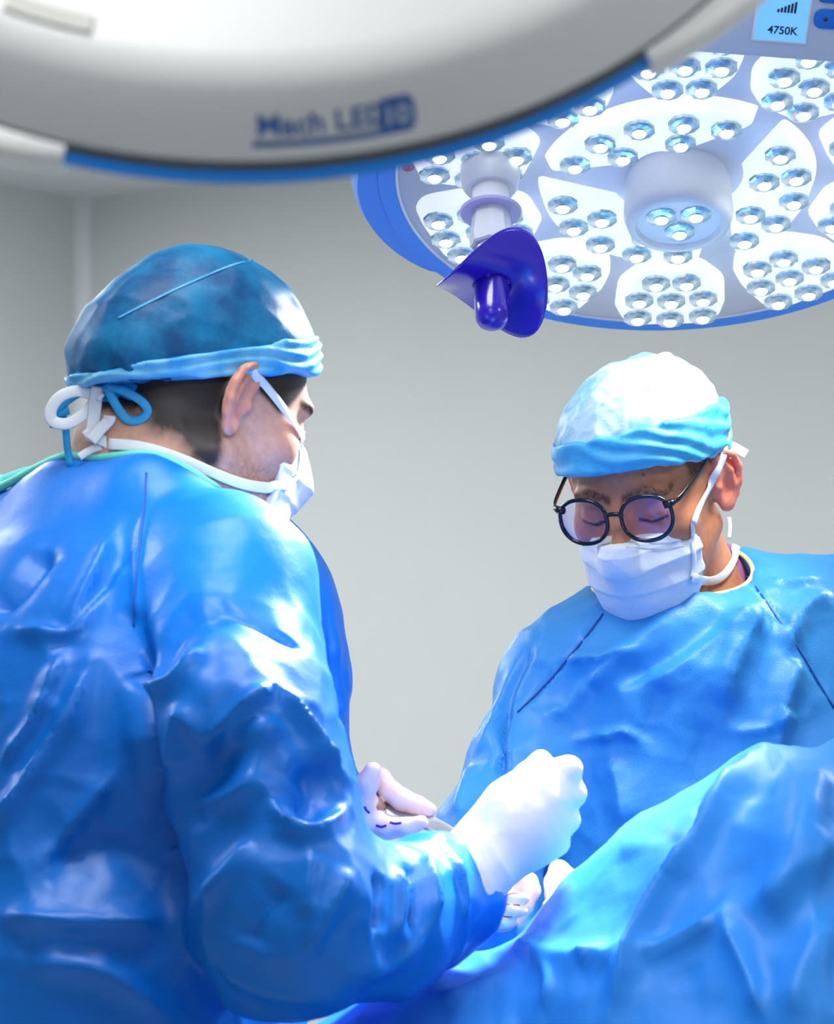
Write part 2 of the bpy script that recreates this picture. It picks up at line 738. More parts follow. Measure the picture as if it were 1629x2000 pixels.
def spot(name, parent, M, loc, aim, power, angle, blend, size):
    ld = bpy.data.lights.new(name, 'SPOT')
    ld.energy = power
    ld.spot_size = math.radians(angle)
    ld.spot_blend = blend
    ld.shadow_soft_size = size
    ld.color = (0.95, 0.98, 1.0)
    o = bpy.data.objects.new(name, ld)
    COL.objects.link(o)
    o.matrix_world = Matrix.Translation(loc) @ (Vector(aim)-Vector(loc)).to_track_quat('-Z', 'Y').to_matrix().to_4x4()
    return o


def led_module(lamp, M, outline, z0, z1, leds, led_proto, core_proto):
    """one lit glass module: tray > lens, led_core for each diode"""
    me = prism('light_module', outline, z0, z1, inset=0.006, bev=0.006)
    mod = link('light_module', me, M_tray, lamp, M)
    for (x, y) in leds:
        Ml = M @ Matrix.Translation((x, y, z1))
        link('lens', led_proto, M_lens, mod, Ml)
        link('led_core', core_proto, M_led, mod, Ml)
    return mod


def lens_protos(r=0.0165):
    # fluted reflector bowl standing a little proud of the tray
    v, f = [], []
    n = 20
    prof = [(1.0, -0.001), (0.98, 0.0025), (0.80, 0.0035), (0.50, 0.0045), (0.46, 0.0060)]
    for k in range(n):
        a = 2*math.pi*k/n
        for i, (q, z) in enumerate(prof):
            w = r*q*(1+(0.03 if k % 2 else -0.03)*(i < 3))
            v.append((w*math.cos(a), w*math.sin(a), z))
    m = len(prof)
    for k in range(n):
        j = (k+1) % n
        for i in range(m-1):
            f.append((k*m+i, j*m+i, j*m+i+1, k*m+i+1))
    led = mesh_py('lens', v, f)
    core = lathe('led_core', [(0.0, 0.0095), (r*.22, 0.009), (r*.38, 0.0075), (r*.45, 0.0055), (r*.45, 0.003)], 14)
    return led, core


def banana(a0, a1, r0, r1):
    pts = [(r1*math.sin(a), r1*math.cos(a)) for a in np.linspace(a0, a1, 18)]
    pts += [(r0*math.sin(a), r0*math.cos(a)) for a in np.linspace(a1-.25*(a1-a0), a0+.25*(a1-a0), 12)]
    return rounded_poly(pts, 0.016, 4)


def arm_to_ceiling(lamp, pts, r=0.028):
    link('suspension_arm', tube('suspension_arm', catmull(pts, 8), r, 14), M_body, lamp)


# ---- the lit lamp over the table
RL = 0.318
far_c = pv(1322, 342, 3.05)
MF = frame_from((0, -math.cos(math.radians(66)), -math.sin(math.radians(66))), (1, -.15, -.04), 0.0, far_c)
lamp_far = empty('surgical_lamp', far_c)
WORLD[lamp_far.name] = Matrix.Translation(far_c)
tag(lamp_far, 'switched-on round surgical lamp with glowing white LED modules and purple handle', 'surgical lamp', 'surgical lamps')
link('shell', auto_sharp(lathe('shell', [(0, -.088), (.10, -.086), (.19, -.075), (.255, -.05), (RL-.008, -.0145), (RL-.010, -.003), (RL-.02, 0.0), (0, 0.0)], 128), 40), M_body, lamp_far, MF)
link('blue_ring', auto_sharp(lathe('blue_ring', [(RL-.018, .0025), (RL, .0025), (RL+.003, -.002), (RL+.003, -.013), (RL-.012, -.0145), (RL-.018, .0025)], 128), 50), M_blue, lamp_far, MF)
link('face_plate', lathe('face_plate', [(0, .0015), (RL-.013, .0015), (RL-.013, .0003)], 128), M_face, lamp_far, MF)
dg_ = math.radians
# blue side bumpers with a white piping line
for a0, a1 in ((-121, -69), (69, 118)):
    for nm, ro, z0, z1, m_ in (('bumper', .030, -.022, .0, M_blue), ('bumper_piping', .0335, -.026, -.0225, M_rimw)):
        v, f = [], []
        n = 28
        for i in range(n+1):
            t = i/n
            a = dg_(a0+(a1-a0)*t)
            w = ro*math.sin(math.pi*t)**.6
            for r_, z in ((RL+.0005, z0), (RL+.001+w, z0), (RL+.001+w, (z0+z1)/2), (RL+.0005+w*.8, z1), (RL+.0005, z1)):
                v.append((r_*math.sin(a), r_*math.cos(a), z))
        for i in range(n):
            for k in range(5):
                j = (k+1) % 5
                f.append((i*5+k, i*5+j, (i+1)*5+j, (i+1)*5+k))
        f += [tuple(range(5)), tuple(range(n*5, n*5+5))]
        bm = bmesh.new()
        bv = [bm.verts.new(p) for p in v]
        for q in f:
            bm.faces.new([bv[i] for i in q])
        link(nm, auto_sharp(bm_mesh(nm, bm, True), 45), m_, lamp_far, MF)
# white line between ring and bumper
link('white_line', lathe('white_line', [(RL-.0215, .0016), (RL-.0185, .0030), (RL-.0180, .0014)], 128), M_rimw, lamp_far, MF)

LED, CORE = lens_protos()
for k in range(10):
    a = dg_(184-36*k)
    ca, sa = math.cos(a), math.sin(a)
    # six-sided module, wide edge outwards
    shp = [(-.030, .158), (.030, .158), (.060, .198), (.064, .266), (.042, .284), (-.042, .284), (-.064, .266), (-.060, .198)]
    def rot(p):
        return (p[0]*ca+p[1]*sa, -p[0]*sa+p[1]*ca)
    out = rounded_poly([rot(p) for p in shp], 0.014, 4)
    leds = [rot(p) for p in ((-.037, .257), (0, .262), (.037, .257), (-.036, .219), (0, .222), (.036, .219), (-.016, .184), (.018, .184))]
    led_module(lamp_far, MF, out, 0.0, 0.020, leds, LED, CORE)
for k in range(3):
    a = dg_(224-120*k)
    out = banana(a-dg_(54), a+dg_(54), .070, .148)
    leds = [(r_*math.sin(a+dg_(q)), r_*math.cos(a+dg_(q))) for r_, q in ((.123, -42), (.126, -21), (.126, 0), (.126, 21), (.123, 42), (.092, -20), (.092, 20))]
    led_module(lamp_far, MF, out, 0.0, 0.022, leds, LED, CORE)
# central module: drum with three diodes behind a recessed glass
drum = link('centre_drum', auto_sharp(lathe('centre_drum', [(.052, 0.0), (.056, .012), (.058, .050), (.054, .062), (.046, .064), (.044, .058), (0, .056)], 64), 60), M_rimw, lamp_far, MF)
for q in (30, 150, 270):
    Ml = MF @ Matrix.Translation((.021*math.cos(dg_(q)), .021*math.sin(dg_(q)), .0565))
    link('lens', LED, M_lens, drum, Ml)
    link('led_core', CORE, M_led, drum, Ml)
# handle
hx, hy = -.193, .068
MH = MF @ Matrix.Translation((hx, hy, .008))
link('handle_base', auto_sharp(lathe('handle_base', [(.0, 0), (.028, 0), (.031, .004), (.0315, .022), (.029, .036), (.026, .040), (0, .040)], 48), 40), M_rimw, lamp_far, MH)
nk = link('handle_neck', auto_sharp(lathe('handle_neck', [(0, .038), (.0195, .038), (.0195, .066), (0, .066)], 40), 40), M_rimw, lamp_far, MH)
bt = link('lock_button', lathe('lock_button', [(0, .0025), (.0028, .0022), (.0034, 0)], 20), M_nut, nk, MH @ Matrix.Translation((-.002, -.0193, .054)) @ Matrix.Rotation(math.pi/2, 4, 'X'))
link('collar', auto_sharp(lathe('collar', [(.012, .0655), (.031, .0655), (.0325, .067), (.031, .0695), (.012, .0695)], 48), 40), M_lav, lamp_far, MH)
v = []
n = 16
prof = [(.016, .0695), (.0195, .0695), (.020, .090), (.0215, .097), (.0205, .108), (.0185, .110), (.013, .110)]
f = []
for k in range(n):
    a = 2*math.pi*k/n
    for i, (r_, z) in enumerate(prof):
        w = 1+(0.07 if k % 2 == 0 else -0.03)*(2 <= i <= 5)
        v.append((r_*w*math.cos(a), r_*w*math.sin(a), z))
m_ = len(prof)
for k in range(n):
    j = (k+1) % n
    for i in range(m_-1):
        f.append((k*m_+i, j*m_+i, j*m_+i+1, k*m_+i+1))
link('grip_nut', auto_sharp(mesh_py('grip_nut', v, f, True), 22), M_nut, lamp_far, MH)
link('handle_tube', lathe('handle_tube', [(.0155, .105), (.0158, .112), (.0158, .165)], 32), M_tube, lamp_far, MH)
cover = link('handle_cover', auto_sharp(lathe('handle_cover', [(.0158, .149), (.0178, .150), (.0182, .157), (.0182, .186), (.0178, .1915), (.0165, .1975), (.013, .2025), (.007, .2055), (0, .2065)], 40), 60), M_purp, lamp_far, MH)
# curled sterile guard disc: a saddle-shaped sheet round the cover
v, f = [], []
nr, na = 12, 80
# a disc rolled about a slanting axis; d1 runs along the roll, d2 across it
g1 = np.array([-.80, .0, .60])
g2 = np.array([.25, .91, .33])
g2 = g2-g1*g1.dot(g2)
g2 /= np.linalg.norm(g2)
g3 = np.cross(g1, g2)
for i in range(nr+1):
    t = i/nr
    for k in range(na):
        a = 2*math.pi*k/na
        r_ = .0182*(1-t)+.064*t
        x, y = r_*math.cos(a), r_*math.sin(a)
        z = .154+.02*x-12.0*x*y-.26*t*y
        v.append((x*(1-.10*t), y*(1-.10*t), z))
for i in range(nr):
    for k in range(na):
        j = (k+1) % na
        f.append((i*na+k, i*na+j, (i+1)*na+j, (i+1)*na+k))
gd = link('sterile_guard', mesh_py('sterile_guard', v, f, True), M_purp, lamp_far, MH)
so = gd.modifiers.new('thick', 'SOLIDIFY')
so.thickness = .0012
# printed marks beside the handle
for nm, x0, x1, y0, y1 in (('printed_line', -.262, -.238, .0148, .0155), ('printed_line', -.2385, -.2375, .0148, .021),
                           ('printed_line', -.228, -.208, .0293, .030), ('printed_line', -.2085, -.2077, .020, .0293),
                           ('printed_square', -.232, -.227, .016, .020)):
    link(nm, box_mesh(nm, x0, x1, y0+.045, y1+.045, .0015, .0019), M_dark, lamp_far, MF)
MS = MF @ Matrix.Translation((-.282, .050, 0))
sym = link('red_symbol', lathe('red_symbol', [(.0048, .0015), (.0048, .0020), (.0060, .0020), (.0060, .0015)], 32), M_red, lamp_far, MS)
for y_ in (-.0020, 0, .0020):
    link('symbol_bar', box_mesh('symbol_bar', -.0026, .0026, y_-.0005, y_+.0005, .0015, .0020), M_red, sym, MS)
# control panel box at the near edge of the rim
MP = frame_from((0, -.86, -.51), (1, 0, -.09), 0.0, pv(1527, 40, 2.735))
pan = link('control_panel', box_mesh('control_panel', -.09, .16, -.038, .085, -.03, .0, .004), mat('panel_plastic', srgb(190, 200, 214), 0.35), lamp_far, MP)
scr = link('screen_bezel', box_mesh('screen_bezel', -.0265, .0265, -.0215, .052, .0, .0016, .0008), M_rimw, pan, MP)
link('screen', box_mesh('screen', -.0245, .0245, -.0195, .050, .0016, .0020), M_screen, pan, MP)
link('screen_text', text_mesh('screen_text', '4750K', .0108, .00022), M_dark, pan, MP @ Matrix.Translation((-.0125, -.0125, .0023)))
for i in range(6):
    link('level_bar', box_mesh('level_bar', -.006+i*.0032, -.0038+i*.0032, .0085, .0115+.0016*i, .0020, .0023), M_dark, pan, MP)
for y_ in (.005, .030):
    b_ = link('push_button', prism('push_button', rounded_poly([(.030, y_-.0095), (.10, y_-.0095), (.10, y_+.0095), (.030, y_+.0095)], .0090, 6), .0, .0020, .0, .0006), M_btn, pan, MP)
    link('button_icon', lathe('button_icon', [(0, .0024), (.0022, .0024), (.0022, .0018)], 16), M_dark, pan, MP @ Matrix.Translation((.041, y_, 0)))
arm_to_ceiling(lamp_far, [MF @ Vector((.0, -.02, -.08)), MF @ Vector((0, .02, -.17)), far_c+Vector((.10, .25, .42)), Vector((far_c.x+.2, far_c.y+.55, HT-.25)), Vector((far_c.x+.2, far_c.y+.6, HT))])
for q, aim, pw, an in ((20, pv(1080, 1620, 2.58), .62, 34), (-35, pv(500, 1110, 2.50), .40, 32), (60, pv(1300, 960, 3.04), .05, 70)):
    lc = MF @ Vector((.16*math.sin(dg_(q)), .16*math.cos(dg_(q)), .075))
    spot('surgical_lamp_glow', lamp_far, MF, lc, aim, FAR_SPOT_W*pw, an, .8, .07)

# ---- the second lamp, close to the viewer, seen from behind
RN = 0.345
nb = Vector((0.02, -math.cos(dg_(26)), math.sin(dg_(26))))       # its back faces the viewer
near_c = pv(488, -612, 1.60)
MN = frame_from(-nb, (1, 0, -0.02), 0.0, near_c)
lamp_near = empty('surgical_lamp', near_c)
WORLD[lamp_near.name] = Matrix.Translation(near_c)
tag(lamp_near, 'large blurred surgical lamp close up, white back with blue lettering on its rim', 'surgical lamp', 'surgical lamps')
link('shell', auto_sharp(lathe('shell', [(0, -.072), (.12, -.070), (.25, -.0625), (.296, -.058), (.306, -.056), (.312, -.0525), (.316, -.048), (RN-.012, -.0135), (RN-.012, -.004), (RN-.02, 0), (0, 0)], 160), 40), M_body, lamp_near, MN)
link('joint_gap', lathe('joint_gap', [(RN-.0125, -.0145), (RN-.008, -.0120), (RN-.0125, -.0090)], 160), M_gap, lamp_near, MN)
link('blue_ring', auto_sharp(lathe('blue_ring', [(RN-.014, -.004), (RN-.008, -.0035), (RN-.005, -.005), (RN-.005, -.008), (RN-.007, -.0105), (RN-.012, -.0125), (RN-.014, -.004)], 160), 60), M_blue, lamp_near, MN)
# pale grips either side of the blue section
for a0, a1 in ((-140, -13.5), (40, 150)):
    v, f = [], []
    n = 60
    for i in range(n+1):
        t = i/n
        a = dg_(a0+(a1-a0)*t)
        ef = min(t, 1-t)
        w = -.004+.014*min(1, ef/.16)**.8
        z0 = -.016
        for r_, z in ((RN-.012, -.0135), (RN-.004+w*.6, -.0135), (RN+w, -.010), (RN+w, -.002), (RN+w*.7, .001), (RN-.006, .001)):
            v.append((r_*math.sin(a), r_*math.cos(a), z))
    for i in range(n):
        for k in range(6):
            j = (k+1) % 6
            f.append((i*6+k, i*6+j, (i+1)*6+j, (i+1)*6+k))
    f += [tuple(range(6)), tuple(range(n*6, n*6+6))]
    bm = bmesh.new()
    bv = [bm.verts.new(p) for p in v]
    for q in f:
        bm.faces.new([bv[i] for i in q])
    link('side_grip', auto_sharp(bm_mesh('side_grip', bm, True), 60), M_body, lamp_near, MN)
# moulded marks on the back
M_mark = mat('moulded_mark', srgb(206, 204, 196), 0.5)
for a in (-17, 38):
    link('moulded_mark', auto_sharp(lathe('moulded_mark', [(.288, -.0592), (.288, -.0612), (.297, -.0602), (.297, -.0575)], 24, dg_(a-4.5), dg_(a+4.5)), 40), M_mark, lamp_near, MN)
# lettering wrapped round the sloping rim: (u along the rim, w up the slope)
M_ink = mat('blue_lettering', srgb(36, 98, 178), 0.45)
s0, s1 = np.array([RN-.012, -.0135]), np.array([.316, -.048])
sd = (s1-s0)/np.linalg.norm(s1-s0)
sn = np.array([-sd[1], sd[0]])
if sn[0] < 0:
    sn = -sn


def wrap(me, a0, w0, lift=.0006):
    for vt in me.vertices:
        a = a0+vt.co.x/.33
        p = s0+sd*(w0+vt.co.y)+sn*(lift+vt.co.z)
        vt.co = Vector((p[0]*math.sin(a), p[0]*math.cos(a), p[1]))
    me.update()
    return me


link('lettering', wrap(text_mesh('lettering', 'Mach LED', .0165, .0003), dg_(3.2), .0150), M_ink, lamp_near, MN)
bar = bmesh.new()
gv = [[bar.verts.new((x, y, 0)) for y in (.0085, .0115)] for x in np.linspace(-.002, .080, 24)]
for i in range(23):
    bar.faces.new([gv[i][0], gv[i+1][0], gv[i+1][1], gv[i][1]])
link('underline_bar', wrap(bm_mesh('underline_bar', bar), dg_(3.2), 0.0), M_ink, lamp_near, MN)
bd = bmesh.new()
bp_ = rounded_poly([(.0625, .0090), (.082, .0090), (.082, .0285), (.0625, .0285)], .006, 5)
bd.faces.new([bd.verts.new((p[0], p[1], 0)) for p in bp_])
link('number_badge', wrap(bm_mesh('number_badge', bd), dg_(3.2), 0.0, .0004), M_ink, lamp_near, MN)
t10 = text_mesh('badge_number', '10', .0150, .0003)
link('badge_number', wrap(t10, dg_(3.2)+.0642/.33, .0138, .0012), mat('badge_number_grey', srgb(190, 205, 225), .4), lamp_near, MN)
# its lit face (turned away from the viewer)
link('face_plate', lathe('face_plate', [(0, .0015), (RN-.014, .0015), (RN-.014, .0003)], 96), M_face, lamp_near, MN)
for k in range(10):
    a = dg_(36*k)
    ca, sa = math.cos(a), math.sin(a)
    def rot(p):
        return (p[0]*ca+p[1]*sa, -p[0]*sa+p[1]*ca)
    out = rounded_poly([rot(p) for p in [(-.034, .175), (.034, .175), (.07, .22), (.074, .30), (.044, .32), (-.044, .32), (-.074, .30), (-.07, .22)]], .014, 4)
    link('light_module', prism('light_module', out, 0, .02, .006, .006), M_tray, lamp_near, MN)
for k in range(3):
    a = dg_(60+120*k)
    link('light_module', prism('light_module', banana(a-dg_(54), a+dg_(54), .075, .158), 0, .022, .006, .006), M_tray, lamp_near, MN)
arm_to_ceiling(lamp_near, [MN @ Vector((0, -.05, -.06)), MN @ Vector((0, -.12, -.15)), near_c+Vector((-.1, -.35, .30)), Vector((near_c.x-.2, near_c.y-.5, HT-.25)), Vector((near_c.x-.2, near_c.y-.55, HT))])
for q, aim, pw, an in ((180, pv(1420, 1720, 2.42), .34, 40), (60, pv(495, 1040, 2.50), .35, 22), (300, pv(495, 1040, 2.50), .35, 22)):
    lc = MN @ Vector((.17*math.sin(dg_(q)), .17*math.cos(dg_(q)), .06))
    spot('surgical_lamp_glow', lamp_near, MN, lc, aim, NEAR_SPOT_W*pw, an, 1.0, .08)

# ================================================================ PEOPLE
M_gown = None


def cloth_mat(name, c1, c2, rough=0.42, weave=900.0, spec=0.45, wv=0.15):
    """non-woven gown cloth: fine embossed grid, slight colour variation, soft sheen"""
    m = bpy.data.materials.new(name)
    nt, N, L, b = nodes_of(m)
    tc = N.new('ShaderNodeTexCoord')
    nz = N.new('ShaderNodeTexNoise')
    nz.inputs['Scale'].default_value = 7
    nz.inputs['Detail'].default_value = 5
    L.new(tc.outputs['Object'], nz.inputs['Vector'])
    mx = N.new('ShaderNodeMix')
    mx.data_type = 'RGBA'
    mx.inputs['A'].default_value = (*c1, 1)
    mx.inputs['B'].default_value = (*c2, 1)
    L.new(nz.outputs['Fac'], mx.inputs['Factor'])
    L.new(mx.outputs['Result'], b.inputs['Base Color'])
    b.inputs['Roughness'].default_value = rough
    b.inputs['Specular IOR Level'].default_value = spec
    b.inputs['Sheen Weight'].default_value = 0.0
    b.inputs['Sheen Roughness'].default_value = 0.4
    vo = N.new('ShaderNodeTexVoronoi')
    vo.inputs['Scale'].default_value = weave
    L.new(tc.outputs['Object'], vo.inputs['Vector'])
    n2 = N.new('ShaderNodeTexNoise')
    n2.inputs['Scale'].default_value = 45
    n2.inputs['Detail'].default_value = 4
    L.new(tc.outputs['Object'], n2.inputs['Vector'])
    b1 = N.new('ShaderNodeBump')
    b1.inputs['Strength'].default_value = wv
    b1.inputs['Distance'].default_value = 0.0006
    L.new(vo.outputs['Distance'], b1.inputs['Height'])
    b2 = N.new('ShaderNodeBump')
    b2.inputs['Strength'].default_value = 0.25
    b2.inputs['Distance'].default_value = 0.003
    L.new(n2.outputs['Fac'], b2.inputs['Height'])
    L.new(b1.outputs['Normal'], b2.inputs['Normal'])
    L.new(b2.outputs['Normal'], b.inputs['Normal'])
    return m


M_gown_near = cloth_mat('gown_cloth_deep_blue', srgb(2, 110, 216), srgb(6, 126, 226), 0.40, 900, 0.42)
M_gown_far = cloth_mat('gown_cloth_blue', srgb(46, 138, 212), srgb(58, 152, 220), 0.42, 700, 0.45, 0.3)
M_drape = cloth_mat('drape_cloth_blue', srgb(36, 124, 218), srgb(48, 140, 226), 0.5, 900, .3)
M_mint = mat('mint_binding', srgb(110, 226, 205), 0.6)
M_cream = mat('cream_binding', srgb(225, 215, 150), 0.6)
M_maroon = mat('maroon_undershirt', srgb(86, 46, 60), 0.8, bump=(400, .3, .001))
M_whitecloth = mat('white_nonwoven', srgb(226, 232, 240), 0.6, spec=0.3, noise=(40, .04), bump=(500, .2, .0006), sss=(0.15, (1, 1, 1), .004))
M_cyan_tie = mat('cyan_tie_tape', srgb(20, 158, 222), 0.55, noise=(60, .15))
M_glove = mat('latex_glove', srgb(240, 236, 236), 0.38, spec=0.45, sss=(0.25, (1, .5, .4), .006), bump=(160, .15, .001))
M_glove_pink = mat('thin_latex_glove', srgb(242, 222, 216), 0.38, spec=0.45, noise=(60, .1, srgb(236, 200, 190)), sss=(0.3, (1, .45, .35), .006), bump=(200, .25, .001))
M_steel = mat('surgical_steel', srgb(188, 190, 196), 0.3, metal=0.85, bump=(300, .05, .0005))
M_black = mat('black_acetate', srgb(16, 18, 26), 0.18, spec=0.6)
M_shoe = mat('white_clog', srgb(220, 222, 225), 0.5)


def cap_mat(name, light, dark, scale, lo, hi):
    """thin non-woven cap cloth: paler where it stands off the hair, darker where it lies on it"""
    m = bpy.data.materials.new(name)
    nt, N, L, b = nodes_of(m)
    tc = N.new('ShaderNodeTexCoord')
    nz = N.new('ShaderNodeTexNoise')
    nz.inputs['Scale'].default_value = scale
    nz.inputs['Detail'].default_value = 6
    nz.inputs['Roughness'].default_value = .6
    L.new(tc.outputs['Object'], nz.inputs['Vector'])
    mr = N.new('ShaderNodeMapRange')
    mr.inputs['From Min'].default_value = lo
    mr.inputs['From Max'].default_value = hi
    L.new(nz.outputs['Fac'], mr.inputs['Value'])
    mx = N.new('ShaderNodeMix')
    mx.data_type = 'RGBA'
    mx.inputs['A'].default_value = (*dark, 1)
    mx.inputs['B'].default_value = (*light, 1)
    L.new(mr.outputs['Result'], mx.inputs['Factor'])
    L.new(mx.outputs['Result'], b.inputs['Base Color'])
    b.inputs['Roughness'].default_value = .5
    b.inputs['Specular IOR Level'].default_value = .3
    n2 = N.new('ShaderNodeTexNoise')
    n2.inputs['Scale'].default_value = 240
    L.new(tc.outputs['Object'], n2.inputs['Vector'])
    bp = N.new('ShaderNodeBump')
    bp.inputs['Strength'].default_value = .3
    bp.inputs['Distance'].default_value = .001
    L.new(n2.outputs['Fac'], bp.inputs['Height'])
    L.new(bp.outputs['Normal'], b.inputs['Normal'])
    return m


M_cap_near = cap_mat('cap_cloth_teal', srgb(10, 136, 188), srgb(0, 74, 128), 16, .36, .68)
M_cap_far = cap_mat('cap_cloth_pale', srgb(190, 222, 236), srgb(96, 190, 224), 14, .36, .6)
M_band_near = mat('cap_band_blue', srgb(36, 156, 226), .5, noise=(30, .1, srgb(120, 200, 240)), bump=(200, .3, .001))
M_band_far = mat('cap_band_cyan', srgb(40, 164, 218), .5, noise=(30, .1, srgb(80, 182, 226)), bump=(300, .4, .001))


def skin_mat(name, rough=0.5):
    m = bpy.data.materials.new(name)
    nt, N, L, b = nodes_of(m)
    at = N.new('ShaderNodeAttribute')
    at.attribute_name = 'skin_tint'
    tc = N.new('ShaderNodeTexCoord')
    nz = N.new('ShaderNodeTexNoise')
    nz.inputs['Scale'].default_value = 120
    nz.inputs['Detail'].default_value = 4
    L.new(tc.outputs['Object'], nz.inputs['Vector'])
    mr = N.new('ShaderNodeMapRange')
    mr.inputs['From Min'].default_value = .3
    mr.inputs['From Max'].default_value = .7
    mr.inputs['To Min'].default_value = .88
    mr.inputs['To Max'].default_value = 1.08
    L.new(nz.outputs['Fac'], mr.inputs['Value'])
    vm = N.new('ShaderNodeVectorMath')
    vm.operation = 'SCALE'
    L.new(at.outputs['Color'], vm.inputs[0])
    L.new(mr.outputs['Result'], vm.inputs['Scale'])
    L.new(vm.outputs['Vector'], b.inputs['Base Color'])
    b.inputs['Roughness'].default_value = rough
    b.inputs['Specular IOR Level'].default_value = .4
    b.inputs['Subsurface Weight'].default_value = .35
    b.inputs['Subsurface Radius'].default_value = (1.0, .25, .12)
    b.inputs['Subsurface Scale'].default_value = .012
    bp = N.new('ShaderNodeBump')
    bp.inputs['Strength'].default_value = .15
    bp.inputs['Distance'].default_value = .0008
    L.new(nz.outputs['Fac'], bp.inputs['Height'])
    L.new(bp.outputs['Normal'], b.inputs['Normal'])
    return m


def set_tint(me, col):
    a = me.color_attributes.new('skin_tint', 'FLOAT_COLOR', 'POINT')
    c = np.ones((len(col), 4), f32)
    c[:, :3] = col
    a.data.foreach_set('color', c.ravel())


def sstep(a, b, x):
    t = np.clip((x-a)/(b-a), 0, 1)
    return t*t*(3-2*t)


class Head:
    """head frame: local x = the person's right, y = forward, z = up; origin between the ears"""
    def __init__(s, heading, pitch, roll, origin):
        h, p = dg_(heading), dg_(pitch)
        F0 = np.array([math.sin(h), math.cos(h), 0])
        z = np.array([0, 0, 1.0])
        fw = F0*math.cos(p)-z*math.sin(p)
        up = F0*math.sin(p)+z*math.cos(p)
        rt = np.cross(fw, up)
        r = dg_(roll)
        rt, up = rt*math.cos(r)+up*math.sin(r), up*math.cos(r)-rt*math.sin(r)
        s.R = np.stack([rt, fw, up], 1)
        s.o = np.array(origin)
        s.M = Matrix.Translation(s.o) @ Matrix([list(r_) for r_ in s.R]).to_4x4()

    def loc(s, p):
        return ((p-s.o.astype(f32)) @ s.R.astype(f32)).astype(f32)

    def w(s, q):
        return s.o+s.R @ np.asarray(q, float)


def ear_sdf(p, s):
    c = np.array([s*.0765, -.006, .002], f32)
    eu = np.array([-s*.45, .893, 0])
    ev = np.array([s*.10, -.14, .98])
    ev /= np.linalg.norm(ev)
    ew = np.cross(eu, ev)*(1 if s < 0 else -1)
    ew = ew if ew[0]*s > 0 else -ew
    q = (p-c) @ np.stack([eu, ev, ew], 1).astype(f32)
    q[:, 2] -= 0.006
    hel = [(.008, .002, .002), (.013, .014, .003), (.009, .027, .004), (-.003, .033, .005), (-.015, .027, .006), (-.0205, .013, .006), (-.019, -.003, .005), (-.013, -.017, .003), (-.004, -.028, .001)]
    d = chain(q, hel, [.0030, .0034, .0036, .0038, .0038, .0038, .0036, .0034, .0036], .002)
    pl = ell(q, (-.003, .003, -.001), (.0185, .030, .0042))
    ah = chain(q, [(-.002, .022, .003), (-.0095, .010, .004), (-.0095, -.006, .004), (-.003, -.017, .003)], [.003, .0034, .0034, .003], .003)
    lobe = ell(q, (.001, -.0275, 0), (.0095, .0085, .0046))
    tr = sph(q, (.012, -.005, .002), .0052)
    root = ell(q, (.008, -.001, -.009), (.013, .022, .010))
    d = sm(d, pl, .003)
    d = sm(d, ah, .004)
    d = sm(d, lobe, .006)
    con = ell(q, (.002, -.006, .006), (.009, .012, .0085))
    d = sx(d, -con, .004)
    d = sm(d, tr, .004)
    return sm(d, root, .008)


def head_sdf(p):
    """p in head coordinates"""
    d = ell(p, (0, -.012, .045), (.0745, .096, .085))
    d = sm(d, ell(p, (0, .030, .000), (.0665, .066, .092)), .03)
    d = sm(d, ell(p, (0, .040, -.066), (.054, .050, .046)), .03)
    d = sm(d, ell(p, (0, .079, -.100), (.022, .018, .018)), .025)
    for s in (-1, 1):
        d = sm(d, cap(p, (s*.057, .004, -.045), (s*.026, .070, -.100), .016, .014), .022)
        d = sm(d, sph(p, (s*.044, .062, -.016), .023), .02)
        d = sm(d, ell(p, (s*.028, .084, .031), (.024, .0095, .008)), .016)
    # eye sockets, lids
    for s in (-1, 1):
        d = sx(d, -ell(p, (s*.033, .106, .009), (.019, .015, .013)), .014)
        d = sm(d, ell(p, (s*.032, .0805, .008), (.0155, .0125, .0120)), .005)
    nose = cap(p, (0, .094, .020), (0, .113, -.022), .0075, .0105)
    nose = sm(nose, sph(p, (0, .115, -.026), .0105), .008)
    for s in (-1, 1):
        nose = sm(nose, sph(p, (s*.0125, .103, -.029), .0085), .008)
    d = sm(d, nose, .014)
    lips = sm(cap(p, (-.02, .094, -.060), (.02, .094, -.060), .0065), cap(p, (-.018, .093, -.069), (.018, .093, -.069), .007), .005)
    d = sm(d, lips, .012)
    for s in (-1, 1):
        r_ = np.linalg.norm(p-np.array([s*.080, -.006, .002], f32), axis=1)
        e = r_-f32(.040)
        m_ = r_ < .052
        if m_.any():
            e[m_] = ear_sdf(p[m_], s)
        d = sm(d, e, .004)
    return d


